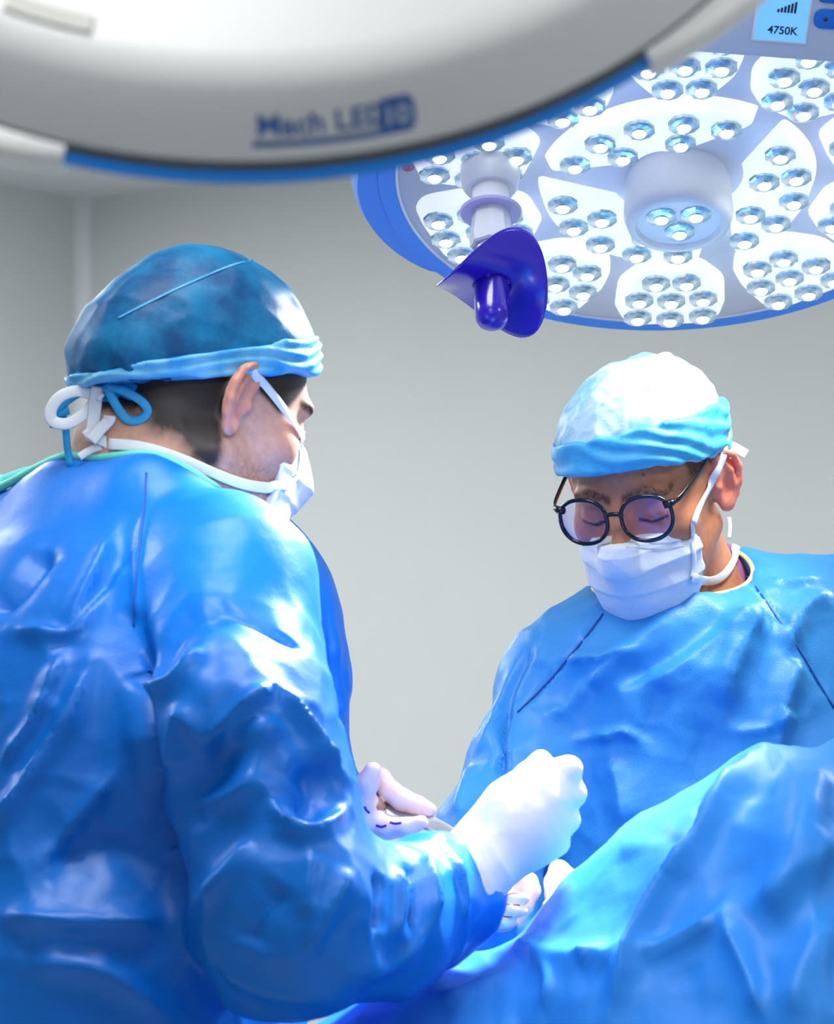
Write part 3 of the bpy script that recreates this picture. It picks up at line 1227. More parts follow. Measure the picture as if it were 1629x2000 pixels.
def person_body(name, H, gown_fn, neck_pts, neck_rs, legs, arms, root, tint_fn, material, fine_h=.0026):
    """one continuous body mesh: head, neck, trunk inside the gown, arms and legs"""
    def fn(p):
        p = p.astype(f32)
        q = H.loc(p)
        r_ = np.linalg.norm(q, axis=1)
        d = r_-f32(.13)
        m_ = r_ < .20
        if m_.any():
            d[m_] = head_sdf(q[m_])
        d = sm(d, chain(p, neck_pts, neck_rs, .03), .035)
        tr = np.maximum(gown_fn(p)+f32(.024), f32(.86)-p[:, 2])
        d = sm(d, tr, .02)
        for a in arms:
            d = sm(d, chain(p, a[0], a[1], .02), .02)
        for a in legs:
            d = sm(d, chain(p, a[0], a[1], .03), .03)
        return d
    o = H.o
    allp = np.concatenate([np.array(neck_pts)]+[np.array(a[0]) for a in arms]+[np.array(a[0]) for a in legs])
    lo = np.minimum(allp.min(0), o)-.34
    hi = np.maximum(allp.max(0), o)+.34
    ax = axis_grid(lo[0], hi[0], .014, (o[0]-.17, o[0]+.17), fine_h)
    ay = axis_grid(lo[1], hi[1], .014, (o[1]-.17, o[1]+.17), fine_h)
    az = axis_grid(-.01, o[2]+.18, .016, (o[2]-.20, o[2]+.18), fine_h)
    V, Q = isosurface(name, fn, ax, ay, az)
    V = relax(V, Q, 1, .4)
    me = mesh_np(name, V, Q)
    set_tint(me, tint_fn(V.astype(f32), H.loc(V.astype(f32))))
    return me, V, Q


def sdf_mesh(name, fn, lo, hi, h, rel=1, post=None):
    V, Q = isosurface(name, lambda p: fn(p.astype(f32)), *grid_box(lo, hi, h))
    V = relax(V, Q, rel, .5)
    if post:
        V = post(V, Q)
    return mesh_np(name, V, Q), V, Q


def head_mesh(name, H, fn, lo, hi, h, rel=1, post=None):
    """SDF mesh modelled in head coordinates, returned in world space"""
    V, Q = isosurface(name, lambda p: fn(p.astype(f32)), *grid_box(lo, hi, h))
    V = relax(V, Q, rel, .5)
    if post:
        V = post(V, Q)
    V = V @ H.R.T+H.o
    return mesh_np(name, V, Q), V, Q


class Surf:
    """finds points on built surfaces along the viewer's lines of sight, to lay tapes and seams on them"""
    def __init__(s, *vq):
        vs, qs, n = [], [], 0
        for V, Q in vq:
            vs += V.tolist()
            qs += (Q+n).tolist()
            n += len(V)
        s.b = BVHTree.FromPolygons([tuple(v) for v in vs], qs)

    def hit(s, x, y):
        d = pv(x, y, 2.0)-Vector((0, 0, CZ))
        return s.b.ray_cast(Vector((0, 0, CZ)), d.normalized())

    def line(s, pts, off=.002, n=6):
        P_, N_ = [], []
        for x, y in catmull(pts, n):
            l, nn, i, d = s.hit(x, y)
            if l is None:
                continue
            P_.append(np.array(l))
            N_.append(np.array(nn))
        P_, N_ = np.array(P_), np.array(N_)
        for _ in range(3):
            P_[1:-1] = .25*P_[:-2]+.5*P_[1:-1]+.25*P_[2:]
            N_[1:-1] = .25*N_[:-2]+.5*N_[1:-1]+.25*N_[2:]
        N_ /= np.linalg.norm(N_, axis=1, keepdims=True)
        return P_+N_*off, N_


def ribbon(name, pts, hw, mat_, parent, facing=None, n=6, th=.0007):
    P_ = catmull(pts, n) if len(pts) > 2 else np.array(pts)
    if facing is None:
        facing = np.array([0, -1, .15])
    return link(name, tube(name, P_, 0, 8, flat=(hw, th, facing)), mat_, parent)


def surf_ribbon(name, surf, px, hw, mat_, parent, off=.002, th=.0008):
    P_, N_ = surf.line(px, off)
    return link(name, tube(name, P_, 0, 8, flat=(hw, th, N_)), mat_, parent)


def neckline(base_fn, a, b, r, n=72, lo=-.12, hi=.14):
    """closed curve where the tube of radius r about axis a->b meets the cloth surface"""
    a, b = np.array(a), np.array(b)
    ax = (b-a)/np.linalg.norm(b-a)
    u = np.cross(ax, [0, 1, 0])
    u /= np.linalg.norm(u)
    w = np.cross(ax, u)
    ts = np.linspace(hi, lo, 140)
    out = []
    for k in range(n):
        t = 2*math.pi*k/n
        ring = a+ax*ts[:, None]+r*(u*math.cos(t)+w*math.sin(t))
        d = base_fn(ring.astype(f32))
        i = np.argmax(d < 0)
        out.append(ring[i] if (d < 0).any() else ring[-1])
    out = np.array(out)
    for _ in range(3):
        out = .25*np.roll(out, 1, 0)+.5*out+.25*np.roll(out, -1, 0)
    return out


def closed_tube(name, pts, r, n=8):
    pts = np.vstack([pts, pts[:2]])
    me = tube(name, pts, r, n)
    return me


# ---------------------------------------------------------------- the person on the left, seen from behind
HN = Head(58, 20, 0, (0, 0, 0))
ear_w = P(464, 775, 2.60)
HN.o = ear_w-HN.R @ np.array([.083, -.006, .002])
HN.M = Matrix.Translation(HN.o) @ Matrix([list(r_) for r_ in HN.R]).to_4x4()
person_a = empty('person', (HN.o[0]-.12, HN.o[1]-.02, 0))
WORLD[person_a.name] = Matrix.Translation(person_a.location)
tag(person_a, 'person in deep blue gown seen from behind, teal cap tied at the nape', 'person', 'people in surgical gowns')

nF = np.array([math.sin(dg_(46)), math.cos(dg_(46)), 0])
nR = np.array([nF[1], -nF[0], 0])
Rn = np.stack([nR, nF, np.array([0, 0, 1.0])], 1)
sh_c = P(168, 1075, 2.68)
sh_r = P(447, 1142, 2.52)
sh_l = P(-130, 1085, 2.83)


def gown_a_base(p):
    d = ell(p, P(215, 1400, 2.67), (.205, .155, .215), Rn)
    d = sm(d, ell(p, P(120, 1830, 2.58), (.20, .165, .34), Rn), .10)
    d = sm(d, ell(p, P(468, 1345, 2.88), (.13, .10, .19), Rn), .08)
    d = sm(d, chain(p, [sh_l, P(30, 1065, 2.76), P(150, 1010, 2.665), P(290, 992, 2.59), P(430, 1098, 2.54), sh_r], [.062, .056, .044, .043, .050, .070], .03), .05)
    d = sm(d, chain(p, [P(-80, 1045, 2.83), P(110, 1025, 2.76), P(200, 1012, 2.71)], [.05, .048, .046], .02), .03)
    d = sm(d, cap(p, P(240, 1000, 2.68), P(300, 1110, 2.66), .07, .10), .04)
    d = sm(d, cap(p, P(110, 2000, 2.58), (P(90, 2000, 2.58)[0], 2.58, .42), .20, .25), .12)
    return d


def sleeve_a(p):
    return chain(p, [sh_r, P(456, 1440, 2.43), P(572, 1790, 2.36), P(735, 1800, 2.42), P(845, 1756, 2.49), P(890, 1730, 2.515)],
                 [.071, .084, .082, .063, .048, .030], .02)


def sleeve_a2(p):
    return chain(p, [sh_l, P(250, 1560, 3.06), P(560, 1640, 2.93), P(690, 1590, 2.79)], [.075, .07, .06, .04], .03)


def gown_a(p):
    d = gown_a_base(p)
    d = sm(d, sleeve_a(p), .035)
    return sm(d, sleeve_a2(p), .05)


neck_a = [HN.w((0, -.028, -.055)), P(270, 885, 2.655), P(240, 985, 2.68)]
hole_a = (P(240, 930, 2.668), HN.w((0, -.03, -.06)))


def gown_a_cut(p):
    return sx(gown_a(p), -cap(p, hole_a[0]-(hole_a[1]-hole_a[0])*.3, hole_a[1]+(hole_a[1]-hole_a[0])*2, .0595), .005)


def post_gown_a(V, Q):
    N = vnormals(V, Q)
    h = .011*crumple(V*np.array([1, 1, .62]), .105, 3)+.0045*crumple(V, .045, 9)+.005*fbm(V*5, 2, 4)
    # calmer over the shoulder and collar
    calm = sstep(1.52, 1.38, V[:, 2])*.8+.2
    V = V+N*(h*calm)[:, None]
    folds = [
        ([(285, 990), (270, 1080), (262, 1230)], 10, 6, .6),
        ([(262, 1215), (272, 1400), (300, 1560), (350, 1740)], 30, -60, .4),
        ([(225, 1035), (170, 1150), (120, 1260)], 26, 20, .5),
        ([(265, 1090), (190, 1180), (130, 1240), (20, 1225)], 20, 18, .6),
        ([(180, 1290), (120, 1420), (30, 1560), (-40, 1640)], 22, 22, .6),
        ([(120, 1270), (70, 1400), (0, 1500)], 18, 18, .6),
        ([(230, 1500), (150, 1600), (60, 1700)], 20, 14, .6),
        ([(100, 1060), (30, 1150), (-30, 1200)], 40, -28, .4),
        ([(240, 1110), (160, 1200), (100, 1290)], 26, -20, .4),
        ([(0, 1790), (140, 1800), (340, 1800)], 30, 26, .5),
        ([(60, 1690), (220, 1650), (360, 1730)], 60, -30, .3),
        ([(40, 1880), (200, 1900), (330, 1990)], 30, 20, .5),
        # sleeve
        ([(275, 1345), (340, 1330), (400, 1260)], 22, 20, .6),
        ([(290, 1330), (370, 1210), (470, 1200)], 40, -18, .3),
        ([(400, 1455), (470, 1380), (530, 1340)], 20, 26, .7),
        ([(400, 1455), (350, 1400), (330, 1520)], 24, 16, .6),
        ([(540, 1340), (600, 1420), (670, 1510)], 18, 22, .6),
        ([(420, 1170), (500, 1220), (590, 1270)], 12, -10, .5),
        ([(520, 1550), (560, 1610), (620, 1620), (680, 1575)], 22, 28, .7),
        ([(520, 1390), (500, 1480), (480, 1560)], 40, 20, .4),
        ([(340, 1570), (420, 1560), (510, 1540)], 26, 18, .5),
        ([(430, 1440), (420, 1500), (350, 1600)], 44, -26, .3),
        ([(600, 1480), (620, 1560), (560, 1590)], 50, -30, .3),
        ([(610, 1660), (600, 1740), (600, 1800)], 22, 14, .6),
        ([(390, 1760), (450, 1700), (500, 1640)], 26, 16, .5),
        ([(560, 1720), (500, 1800), (480, 1860)], 44, -22, .3),
        ([(690, 1700), (640, 1780), (600, 1860)], 24, 16, .5),
        ([(770, 1690), (780, 1760), (760, 1840)], 20, 16, .6),
        ([(830, 1670), (850, 1740), (850, 1800)], 16, 14, .6),
        ([(890, 1670), (905, 1740), (900, 1810)], 14, 12, .6),
        ([(735, 1700), (745, 1760), (735, 1830)], 18, -16, .4),
        ([(800, 1680), (815, 1760), (800, 1830)], 16, -14, .4),
        ([(700, 1900), (760, 1880), (830, 1830)], 30, 16, .5),
        ([(420, 1880), (520, 1930), (640, 1950)], 30, 14, .5),
        ([(640, 1200), (650, 1280), (665, 1400)], 14, -18, .5),
    ]
    V = add_folds(V, Q, folds, 2250, 1.4)
    return V


lo_a = np.array([-.62, 2.10, .40])
hi_a = np.array([.10, 3.25, 1.70])
me, Vga, Qga = sdf_mesh('gown', gown_a_cut, lo_a, hi_a, .0044, 1, post_gown_a)
gown_obj_a = link('gown', me, M_gown_near, person_a)


def blend(c, m, col):
    return c*(1-m[:, None])+np.array(col)*m[:, None]


def tint_a(V, q):
    x, y, z = q[:, 0], q[:, 1], q[:, 2]
    c = np.tile(np.array(srgb(206, 158, 138)), (len(V), 1))
    nz = fbm(V*40, 2, 3)*.5
    c = blend(c, sstep(.25, .9, nz+.5)*.25, srgb(196, 130, 112))
    ear = ((np.abs(x) > .074) & (np.abs(y+.006) < .032) & (np.abs(z) < .04)).astype(float)
    c = blend(c, ear*.45, srgb(222, 140, 128))
    st = fbm(V*np.array([500., 500., 260.]), 2, 8)*.5
    # beard shadow on jaw and cheek
    bm_ = sstep(-.028, -.06, z-.25*(y-.02))*sstep(-.02, .03, y)
    c = blend(c, np.clip(bm_*(.42+.5*st), 0, .75), srgb(92, 78, 76))
    # hair at nape and sides
    edge = -.040-.30*(y+.06)+.010*fbm(V*60, 2, 2)
    hm = sstep(edge-.022, edge+.012, z)*sstep(-.010, -.026, y+.22*(z-.0)-.006)
    sb = sstep(.010, .020, z+.3*(y-.03))*sstep(.062, .048, y-.6*(z-.02))*sstep(.012, .020, y)
    hm = np.clip(np.maximum(hm, sb)*(1.6+.4*st), 0, 1)*(1-ear)
    c = blend(c, hm*.97, srgb(20, 16, 17))
    # brows, lashes
    for s in (-1, 1):
        fr_m = sstep(.05, .06, y)
        q0 = q*np.array([1, 0, 1])
        bd_, _ = polydist(q0, np.array([[s*.012, 0, .030], [s*.030, 0, .036], [s*.050, 0, .031]]))
        c = blend(c, fr_m*sstep(.0070, .0035, bd_)*np.clip(.85+st, 0, 1), srgb(30, 22, 20))
        ld_, _ = polydist(q0, np.array([[s*.019, 0, .003], [s*.032, 0, -.0015], [s*.046, 0, .002]]))
        c = blend(c, fr_m*sstep(.0026, .0012, ld_), srgb(30, 20, 20))
    return c


def leg(px, d, zt, off):
    b = P(px, 2000, d)
    return ([np.array([b[0], b[1], zt]), np.array([b[0], b[1], .50]), np.array([b[0], b[1], .10]), np.array([b[0], b[1], .05])+off*.12], [.085, .055, .04, .038])


legs_a = [leg(-60, 2.66, .86, nF), leg(240, 2.50, .86, nF)]
arms_a = [([P(585, 1790, 2.36), P(880, 1715, 2.49), P(960, 1650, 2.52)], [.04, .026, .030]),
          ([P(560, 1640, 2.93), P(690, 1590, 2.79), P(720, 1590, 2.76)], [.04, .026, .02])]
M_skin_a = skin_mat('fair_skin')
me, Vba, Qba = person_body('body', HN, gown_a_base, neck_a, [.053, .054, .056], legs_a, arms_a, person_a, tint_a, M_skin_a)
link('body', me, M_skin_a, person_a)
for lg, lab in zip(legs_a, (0, 1)):
    b = lg[0][2]
    def shoe(p, b=b):
        q = b+nF*.06
        d = ell(p, (q[0], q[1], .035), (.052, .14, .05), Rn)
        return np.maximum(sm(d, cap(p, b-nF*.03+np.array([0, 0, -.04]), b-nF*.03, .05, .045), .03), -p[:, 2]+.0)
    me, _, _ = sdf_mesh('shoe', shoe, b-.22, b+.22, .008)
    link('shoe', me, M_shoe, person_a)

SGA = Surf((Vga, Qga))
M_seam = mat('gown_seam', srgb(0, 78, 168), .5)
surf_ribbon('gown_seam', SGA, [(286, 925), (282, 990), (272, 1080), (264, 1160), (262, 1225)], .0009, M_seam, gown_obj_a, .0010, .0008)
# undershirt edge at the back of the neck
def shirt_a(p):
    d = sm(cap(p, P(225, 968, 2.69), P(245, 945, 2.675), .058, .060), cap(p, P(150, 985, 2.71), P(225, 970, 2.69), .034, .05), .03)
    return sx(d, -cap(p, hole_a[0]-.3*(hole_a[1]-hole_a[0]), hole_a[1]+(hole_a[1]-hole_a[0]), .0550), .004)
me, Vsa, Qsa = sdf_mesh('undershirt', shirt_a, P(180, 960, 2.69)-.17, P(180, 960, 2.69)+.17, .005)
link('undershirt', me, M_maroon, person_a)
# mint binding round the neckline
nl = neckline(gown_a, hole_a[0], hole_a[1], .061)
link('neck_binding', closed_tube('neck_binding', nl, .0042), M_mint, person_a)


# cap
def cap_a_full(q):
    d = ell(q, (0, -.012, .052), (.087, .109, .097))
    return sm(d, ell(q, (0, -.086, .012), (.060, .048, .048)), .05)


def plane(q, n, o):
    n = np.array(n)/np.linalg.norm(n)
    return (q-np.asarray(o, f32)) @ n.astype(f32)


low_n, low_o = (0, .46, -1), (0, 0, .029)


def cap_a(q):
    return sx(cap_a_full(q), plane(q, low_n, low_o), .004)


def post_cap_a(V, Q):
    N = vnormals(V, Q)
    d, t = polydist(V, np.array([[.030, y, .052+.100*math.sqrt(max(0, 1-((y+.012)/.112)**2))] for y in np.linspace(-.11, .085, 14)]))
    h = .0022*np.exp(-(d/.0028)**2)
    h += .0035*crumple(V*np.array([1, .8, 1]), .045, 5)+.002*fbm(V*30, 2, 8)
    low = sstep(.055, .02, V[:, 2]-.46*V[:, 1])*sstep(-.02, -.07, V[:, 1])
    ang = np.arctan2(V[:, 0], -(V[:, 1]+.02))
    h += low*.003*np.sin(ang*26+3*fbm(V*18, 2, 1))
    return V+N*h[:, None]


me, Vca, Qca = head_mesh('surgical_cap', HN, cap_a, (-.10, -.17, -.08), (.10, .12, .16), .003, 1, post_cap_a)
cap_o = link('surgical_cap', me, M_cap_near, person_a)
cap_o['label'] = 'teal bouffant cap with a stitched seam'


def band_a(q):
    up = plane(q, (0, -.60, 1), (0, 0, .056))
    return np.maximum(np.maximum(cap_a_full(q)-f32(.0046), plane(q, (0, .46, -1), (0, 0, .0265))), up)


def post_band_a(V, Q):
    N = vnormals(V, Q)
    s = V[:, 2]-.5*V[:, 1]
    return V+N*(.0013*np.sin(s*520+5*fbm(V*12, 2, 2))+.0016*crumple(V*np.array([1, .5, 1.6]), .03, 2))[:, None]


me, Vda, Qda = head_mesh('cap_band', HN, band_a, (-.11, -.18, -.08), (.11, .13, .12), .0026, 1, post_band_a)
link('cap_band', me, M_band_near, cap_o)


# mask
def mask_core(q):
    d = ell(q, (0, .040, -.052), (.0665, .066, .078))
    d = sm(d, ell(q, (0, .072, -.088), (.036, .036, .040)), .03)
    d = sm(d, cap(q, (0, .096, .004), (0, .114, -.030), .012, .018), .035)
    return d


def mask_a(q):
    d = mask_core(q)-f32(.0035)
    d = sm(d, ell(q, (0, .088, -.110), (.042, .022, .034)), .03)
    x = np.abs(q[:, 0])
    d = np.maximum(d, (.072-.25*np.maximum(q[:, 2]+.05, 0))-q[:, 1])
    d = np.maximum(d, q[:, 2]-(.010-.5*x))
    return np.maximum(d, -.142-q[:, 2])


def pleats(V, Q):
    N = vnormals(V, Q)
    z = V[:, 2]
    h = 0
    for z0 in (-.035, -.058, -.082):
        t = (z-z0)/.010
        h = h+.0022*np.where((t > 0) & (t < 1), 1-t, 0)*sstep(-.1, .25, t)
    h = h+.0016*crumple(V, .03, 4)
    return V+N*h[:, None]


me, Vma, Qma = head_mesh('face_mask', HN, mask_a, (-.08, .0, -.16), (.08, .15, .03), .0022, 1, pleats)
mask_o = link('face_mask', me, M_whitecloth, person_a)
SA = Surf((Vba, Qba), (Vma, Qma), (Vsa, Qsa))
surf_ribbon('upper_tie', SA, [(588, 862), (577, 838), (545, 790), (515, 752), (492, 722)], .0042, M_whitecloth, mask_o, .0025)
surf_ribbon('lower_tie', SA, [(560, 948), (520, 952), (470, 944), (400, 914), (330, 888), (270, 872), (215, 868)], .0052, M_whitecloth, mask_o, .003)
surf_ribbon('mask_edge', SA, [(590, 848), (586, 880), (583, 915), (572, 938), (552, 950)], .0035, M_whitecloth, mask_o, .002)

SC = Surf((Vca, Qca))
surf_ribbon('cap_seam', SC, [(232, 622), (270, 602), (330, 572), (390, 545), (450, 520), (500, 508), (535, 505)], .0011, M_band_near, cap_o, .0006, .0008)

# tied tapes behind the head
dk = 2.605
def rp(l, dd=0.0):
    return [P(x, y, dk+dd) for x, y in l]
tp = empty('tie_tapes', P(190, 800, dk), None)
bpy.data.objects.remove(tp)
CT, WT = M_cyan_tie, M_whitecloth
for l, hw in (([(205, 735), (190, 755), (205, 770), (230, 762)], .007), ([(160, 748), (190, 752), (225, 752), (262, 768)], .008)):
    ribbon('cap_knot', rp(l), hw, CT, cap_o)
ribbon('cap_tie_loop', rp([(205, 752), (245, 765), (278, 785), (288, 805), (272, 820), (250, 820), (232, 800), (215, 770), (206, 752)], -.01), .0042, CT, cap_o)
ribbon('cap_tie_end', rp([(190, 755), (160, 765), (140, 775), (118, 792), (112, 806), (135, 800)], .004), .0045, CT, cap_o)
ribbon('cap_tie_end', rp([(120, 800), (128, 835), (131, 870), (137, 910)], .006), .0034, CT, cap_o)
ribbon('cap_tie_end', rp([(98, 828), (118, 831)], .006), .0036, CT, cap_o)
ribbon('cap_tail', rp([(205, 690), (170, 700), (163, 735), (185, 755)], .0), .006, CT, cap_o)
ribbon('mask_tie_loop', rp([(180, 770), (150, 764), (118, 775), (100, 800), (103, 822), (130, 828), (160, 812), (182, 788), (186, 770)], -.004), .0055, WT, mask_o)
ribbon('mask_tie_end', rp([(190, 755), (186, 790), (182, 830), (178, 862)], -.006), .006, WT, mask_o)
ribbon('mask_tie_end', rp([(178, 862), (195, 840), (212, 822), (214, 812)], -.01), .0055, WT, mask_o)
ribbon('mask_tie_end', rp([(215, 868), (195, 858), (178, 850), (168, 838)], -.006), .0052, WT, mask_o)
ribbon('mask_tie_end', rp([(215, 869), (190, 874), (168, 884), (155, 893)], -.004), .0036, WT, mask_o)
ribbon('mask_tie_end', rp([(192, 772), (200, 778)], -.008), .004, WT, mask_o)

# gloves
def glove(name, parts, mat_, parent, h=.0026, k=.008, cut=None, extra=None, folds=None, sc=2200):
    """hand from joint chains [(points, radii)] in world space"""
    def fn(p):
        d = None
        for pts, rs, kk in parts:
            e = chain(p, pts, rs, .006) if len(pts) > 1 else sph(p, pts[0], rs[0])
            d = e if d is None else sm(d, e, kk)
        return d
    A = np.concatenate([np.array(q[0]) for q in parts])
    def post(V, Q):
        N = vnormals(V, Q)
        V = V+N*(.0007*crumple(V, .018, 2))[:, None]
        return add_folds(V, Q, folds, sc) if folds else V
    me, V, Q = sdf_mesh(name, fn, A.min(0)-.05, A.max(0)+.05, h, 1, post)
    return link(name, me, mat_, parent), V, Q


def pts_(l, s=2200.0):
    return [P(x, y, d) for x, y, d, r in l], [r/F*l[0][2] for x, y, d, r in l]


def part(l, k=.010):
    a, b = pts_(l)
    return (a, b, k)


rh = [part([(893, 1730, 2.503, 97), (930, 1692, 2.51, 78), (968, 1650, 2.52, 68)]),
      part([(965, 1640, 2.53, 66), (1010, 1600, 2.525, 78), (1040, 1570, 2.53, 70)], .02),
      part([(985, 1650, 2.53, 62), (1050, 1630, 2.54, 60)], .02),
      part([(1000, 1570, 2.53, 48), (1050, 1525, 2.53, 32), (1110, 1503, 2.535, 26), (1108, 1520, 2.575, 20), (1075, 1545, 2.59, 18)], .012),
      part([(1050, 1570, 2.53, 42), (1085, 1552, 2.53, 29), (1119, 1550, 2.54, 25), (1105, 1570, 2.58, 19), (1075, 1580, 2.59, 18)], .008),
      part([(1050, 1610, 2.53, 42), (1085, 1600, 2.535, 28), (1108, 1602, 2.545, 24), (1095, 1615, 2.58, 18)], .008),
      part([(1040, 1650, 2.54, 42), (1070, 1645, 2.545, 26), (1088, 1648, 2.555, 22), (1075, 1655, 2.585, 16)], .008),
      part([(985, 1560, 2.56, 34), (1030, 1512, 2.55, 22), (1055, 1486, 2.545, 18), (1058, 1482, 2.545, 16)], .010)]
g1, _, _ = glove('glove', rh, M_glove, person_a, folds=[([(900, 1640), (940, 1690), (960, 1740)], 8, 5, .5), ([(940, 1620), (975, 1680), (1000, 1720)], 7, 4, .5)])
lh = [part([(690, 1600, 2.79, 44), (715, 1592, 2.76, 40)]),
      part([(690, 1590, 2.77, 30), (706, 1560, 2.75, 24), (718, 1528, 2.74, 20), (728, 1504, 2.735, 17)], .008),
      part([(705, 1545, 2.79, 28), (742, 1520, 2.775, 21), (764, 1545, 2.765, 19), (785, 1562, 2.76, 20), (815, 1572, 2.755, 17), (838, 1582, 2.75, 15)], .006),
      part([(715, 1612, 2.76, 32), (755, 1618, 2.745, 21), (795, 1616, 2.735, 18), (823, 1606, 2.73, 14)], .008)]
g2, Vg2, Qg2 = glove('glove', lh, M_glove_pink, person_a, .0024)
# pen marks on the thin glove
SG = Surf((Vg2, Qg2))
M_pen = mat('purple_pen_ink', srgb(70, 40, 150), .5)
for l in ([(712, 1575), (716, 1583), (722, 1588)], [(735, 1612), (745, 1615), (755, 1612)], [(762, 1606), (772, 1609), (784, 1607)]):
    try:
        surf_ribbon('pen_mark', SG, l, .0011, M_pen, g2, .0004, .0003)
    except Exception:
        pass

# the steel instrument held in that hand
tool_p = [P(716, 1546, 2.775), P(765, 1578, 2.765), P(815, 1597, 2.75), P(860, 1618, 2.73), P(905, 1640, 2.70)]
ins = empty('surgical_retractor', tool_p[0])
WORLD[ins.name] = Matrix.Translation(tool_p[0])
tag(ins, 'flat steel instrument held between thinly gloved fingers beside the white fist', 'instrument')
cp = catmull(tool_p, 8)
hw = np.interp(np.linspace(0, 1, len(cp)), [0, .3, .6, 1], [.0130, .0125, .010, .007])
link('blade', tube('blade', cp, 0, 10, flat=(hw, .0016, np.array([.1, -.8, .6]))), M_steel, ins)
link('handle', tube('handle', catmull([P(695, 1530, 2.79), P(718, 1547, 2.777), P(745, 1565, 2.77)], 6), 0, 10, flat=(.0140, .0024, np.array([.1, -.8, .6]))), M_steel, ins)

# ---------------------------------------------------------------- the person facing the viewer
HF = Head(180+24.5, 27, -2, P(1270, 952, 3.08))
person_b = empty('person', (HF.o[0], HF.o[1]+.12, 0))
WORLD[person_b.name] = Matrix.Translation(person_b.location)
tag(person_b, 'person in blue gown facing the viewer, black round glasses, white mask, pale cap', 'person', 'people in surgical gowns')
fF = np.array([-.16, -.987, 0])
fR = np.array([fF[1], -fF[0], 0])
Rf = np.stack([fR, fF, np.array([0, 0, 1.0])], 1)
b_sr, b_sl = P(1085, 1335, 3.10), P(1640, 1225, 3.16)


def gown_b_base(p):
    d = ell(p, P(1340, 1560, 3.12), (.205, .135, .22), Rf)
    d = sm(d, ell(p, P(1350, 1900, 3.12), (.195, .15, .30), Rf), .10)
    d = sm(d, chain(p, [b_sr, P(1200, 1265, 3.17), P(1450, 1205, 3.19), b_sl], [.050, .056, .060, .058], .04), .06)
    d = sm(d, chain(p, [P(1180, 1330, 3.11), P(1330, 1330, 3.09), P(1500, 1290, 3.12)], [.075, .08, .08], .05), .06)
    d = sm(d, cap(p, P(1375, 1165, 3.20), P(1560, 1190, 3.19), .045, .05), .04)
    d = sm(d, cap(p, P(1350, 2000, 3.12), (P(1350, 2000, 3.12)[0], 3.16, .42), .20, .25), .12)
    return d


def gown_b(p):
    d = gown_b_base(p)
    d = sm(d, chain(p, [b_sr, P(1035, 1500, 3.05), P(950, 1650, 2.97), P(960, 1760, 2.88), P(975, 1850, 2.80)], [.052, .056, .056, .05, .034], .03), .018)
    return sm(d, chain(p, [b_sl, P(1720, 1500, 3.10), P(1690, 1720, 2.96), P(1400, 1760, 2.86), P(1210, 1760, 2.78)], [.062, .066, .064, .055, .036], .03), .06)


hole_b = (P(1322, 1200, 3.135), HF.w((0, -.02, -.07)))
_ax = (hole_b[1]-hole_b[0])


def gown_b_cut(p):
    return sx(gown_b(p), -cap(p, hole_b[0]-_ax*.5, hole_b[1]+_ax*1.5, .086), .005)


def post_gown_b(V, Q):
    N = vnormals(V, Q)
    h = .008*crumple(V*np.array([1, 1, .7]), .10, 13)+.0032*crumple(V, .04, 19)+.003*fbm(V*6, 2, 14)
    V = V+N*h[:, None]
    folds = [
        ([(1180, 1195), (1130, 1260), (1080, 1320), (1010, 1390)], 6, -6, .6),
        ([(1455, 1120), (1500, 1180), (1560, 1270), (1629, 1380)], 6, -7, .6),
        ([(1100, 1290), (1180, 1285), (1240, 1265)], 18, 16, .6),
        ([(1150, 1340), (1200, 1300), (1250, 1260)], 20, 14, .6),
        ([(1150, 1335), (1110, 1380), (1060, 1400)], 18, 10, .6),
        ([(1490, 1180), (1400, 1240), (1310, 1310), (1220, 1350)], 30, 22, .5),
        ([(1480, 1200), (1430, 1290), (1400, 1390)], 34, 20, .4),
        ([(1430, 1190), (1350, 1260), (1200, 1340)], 40, -24, .3),
        ([(1560, 1290), (1530, 1360), (1500, 1440)], 30, 22, .5),
        ([(1629, 1160), (1560, 1200), (1530, 1280)], 30, 20, .5),
        ([(1500, 1130), (1540, 1140), (1600, 1130)], 12, 9, .6),
        ([(1170, 1440), (1220, 1430), (1260, 1450)], 10, 9, .7),
        ([(1190, 1480), (1210, 1540), (1220, 1620)], 24, 12, .5),
        ([(1110, 1450), (1160, 1440), (1200, 1440)], 12, 7, .6),
        ([(1440, 1430), (1500, 1425), (1560, 1400)], 12, 9, .6),
        ([(1530, 1380), (1525, 1420), (1515, 1470)], 14, 14, .7),
        ([(985, 1380), (978, 1440), (980, 1520)], 12, -22, .5),
        ([(1040, 1260), (1000, 1350), (985, 1420)], 12, -12, .5),
        ([(920, 1500), (900, 1560), (890, 1600)], 18, 10, .5),
        ([(1010, 1300), (960, 1420), (920, 1500)], 20, 10, .4),
        ([(1300, 1330), (1260, 1420), (1240, 1450)], 30, -10, .3),
        ([(1390, 1400), (1360, 1480), (1350, 1560)], 36, -12, .3),
    ]
    return add_folds(V, Q, folds, 1850, 1.4)


me, Vgb, Qgb = sdf_mesh('gown', gown_b_cut, (0.0, 2.70, .40), (.62, 3.46, 1.56), .0044, 1, post_gown_b)
gown_obj_b = link('gown', me, M_gown_far, person_b)
SGB = Surf((Vgb, Qgb))
for l in ([(1178, 1200), (1130, 1262), (1080, 1322), (1012, 1392)], [(1458, 1122), (1500, 1180), (1560, 1270), (1629, 1385)]):
    surf_ribbon('gown_seam', SGB, l, .0010, M_seam, gown_obj_b, .0011, .0008)


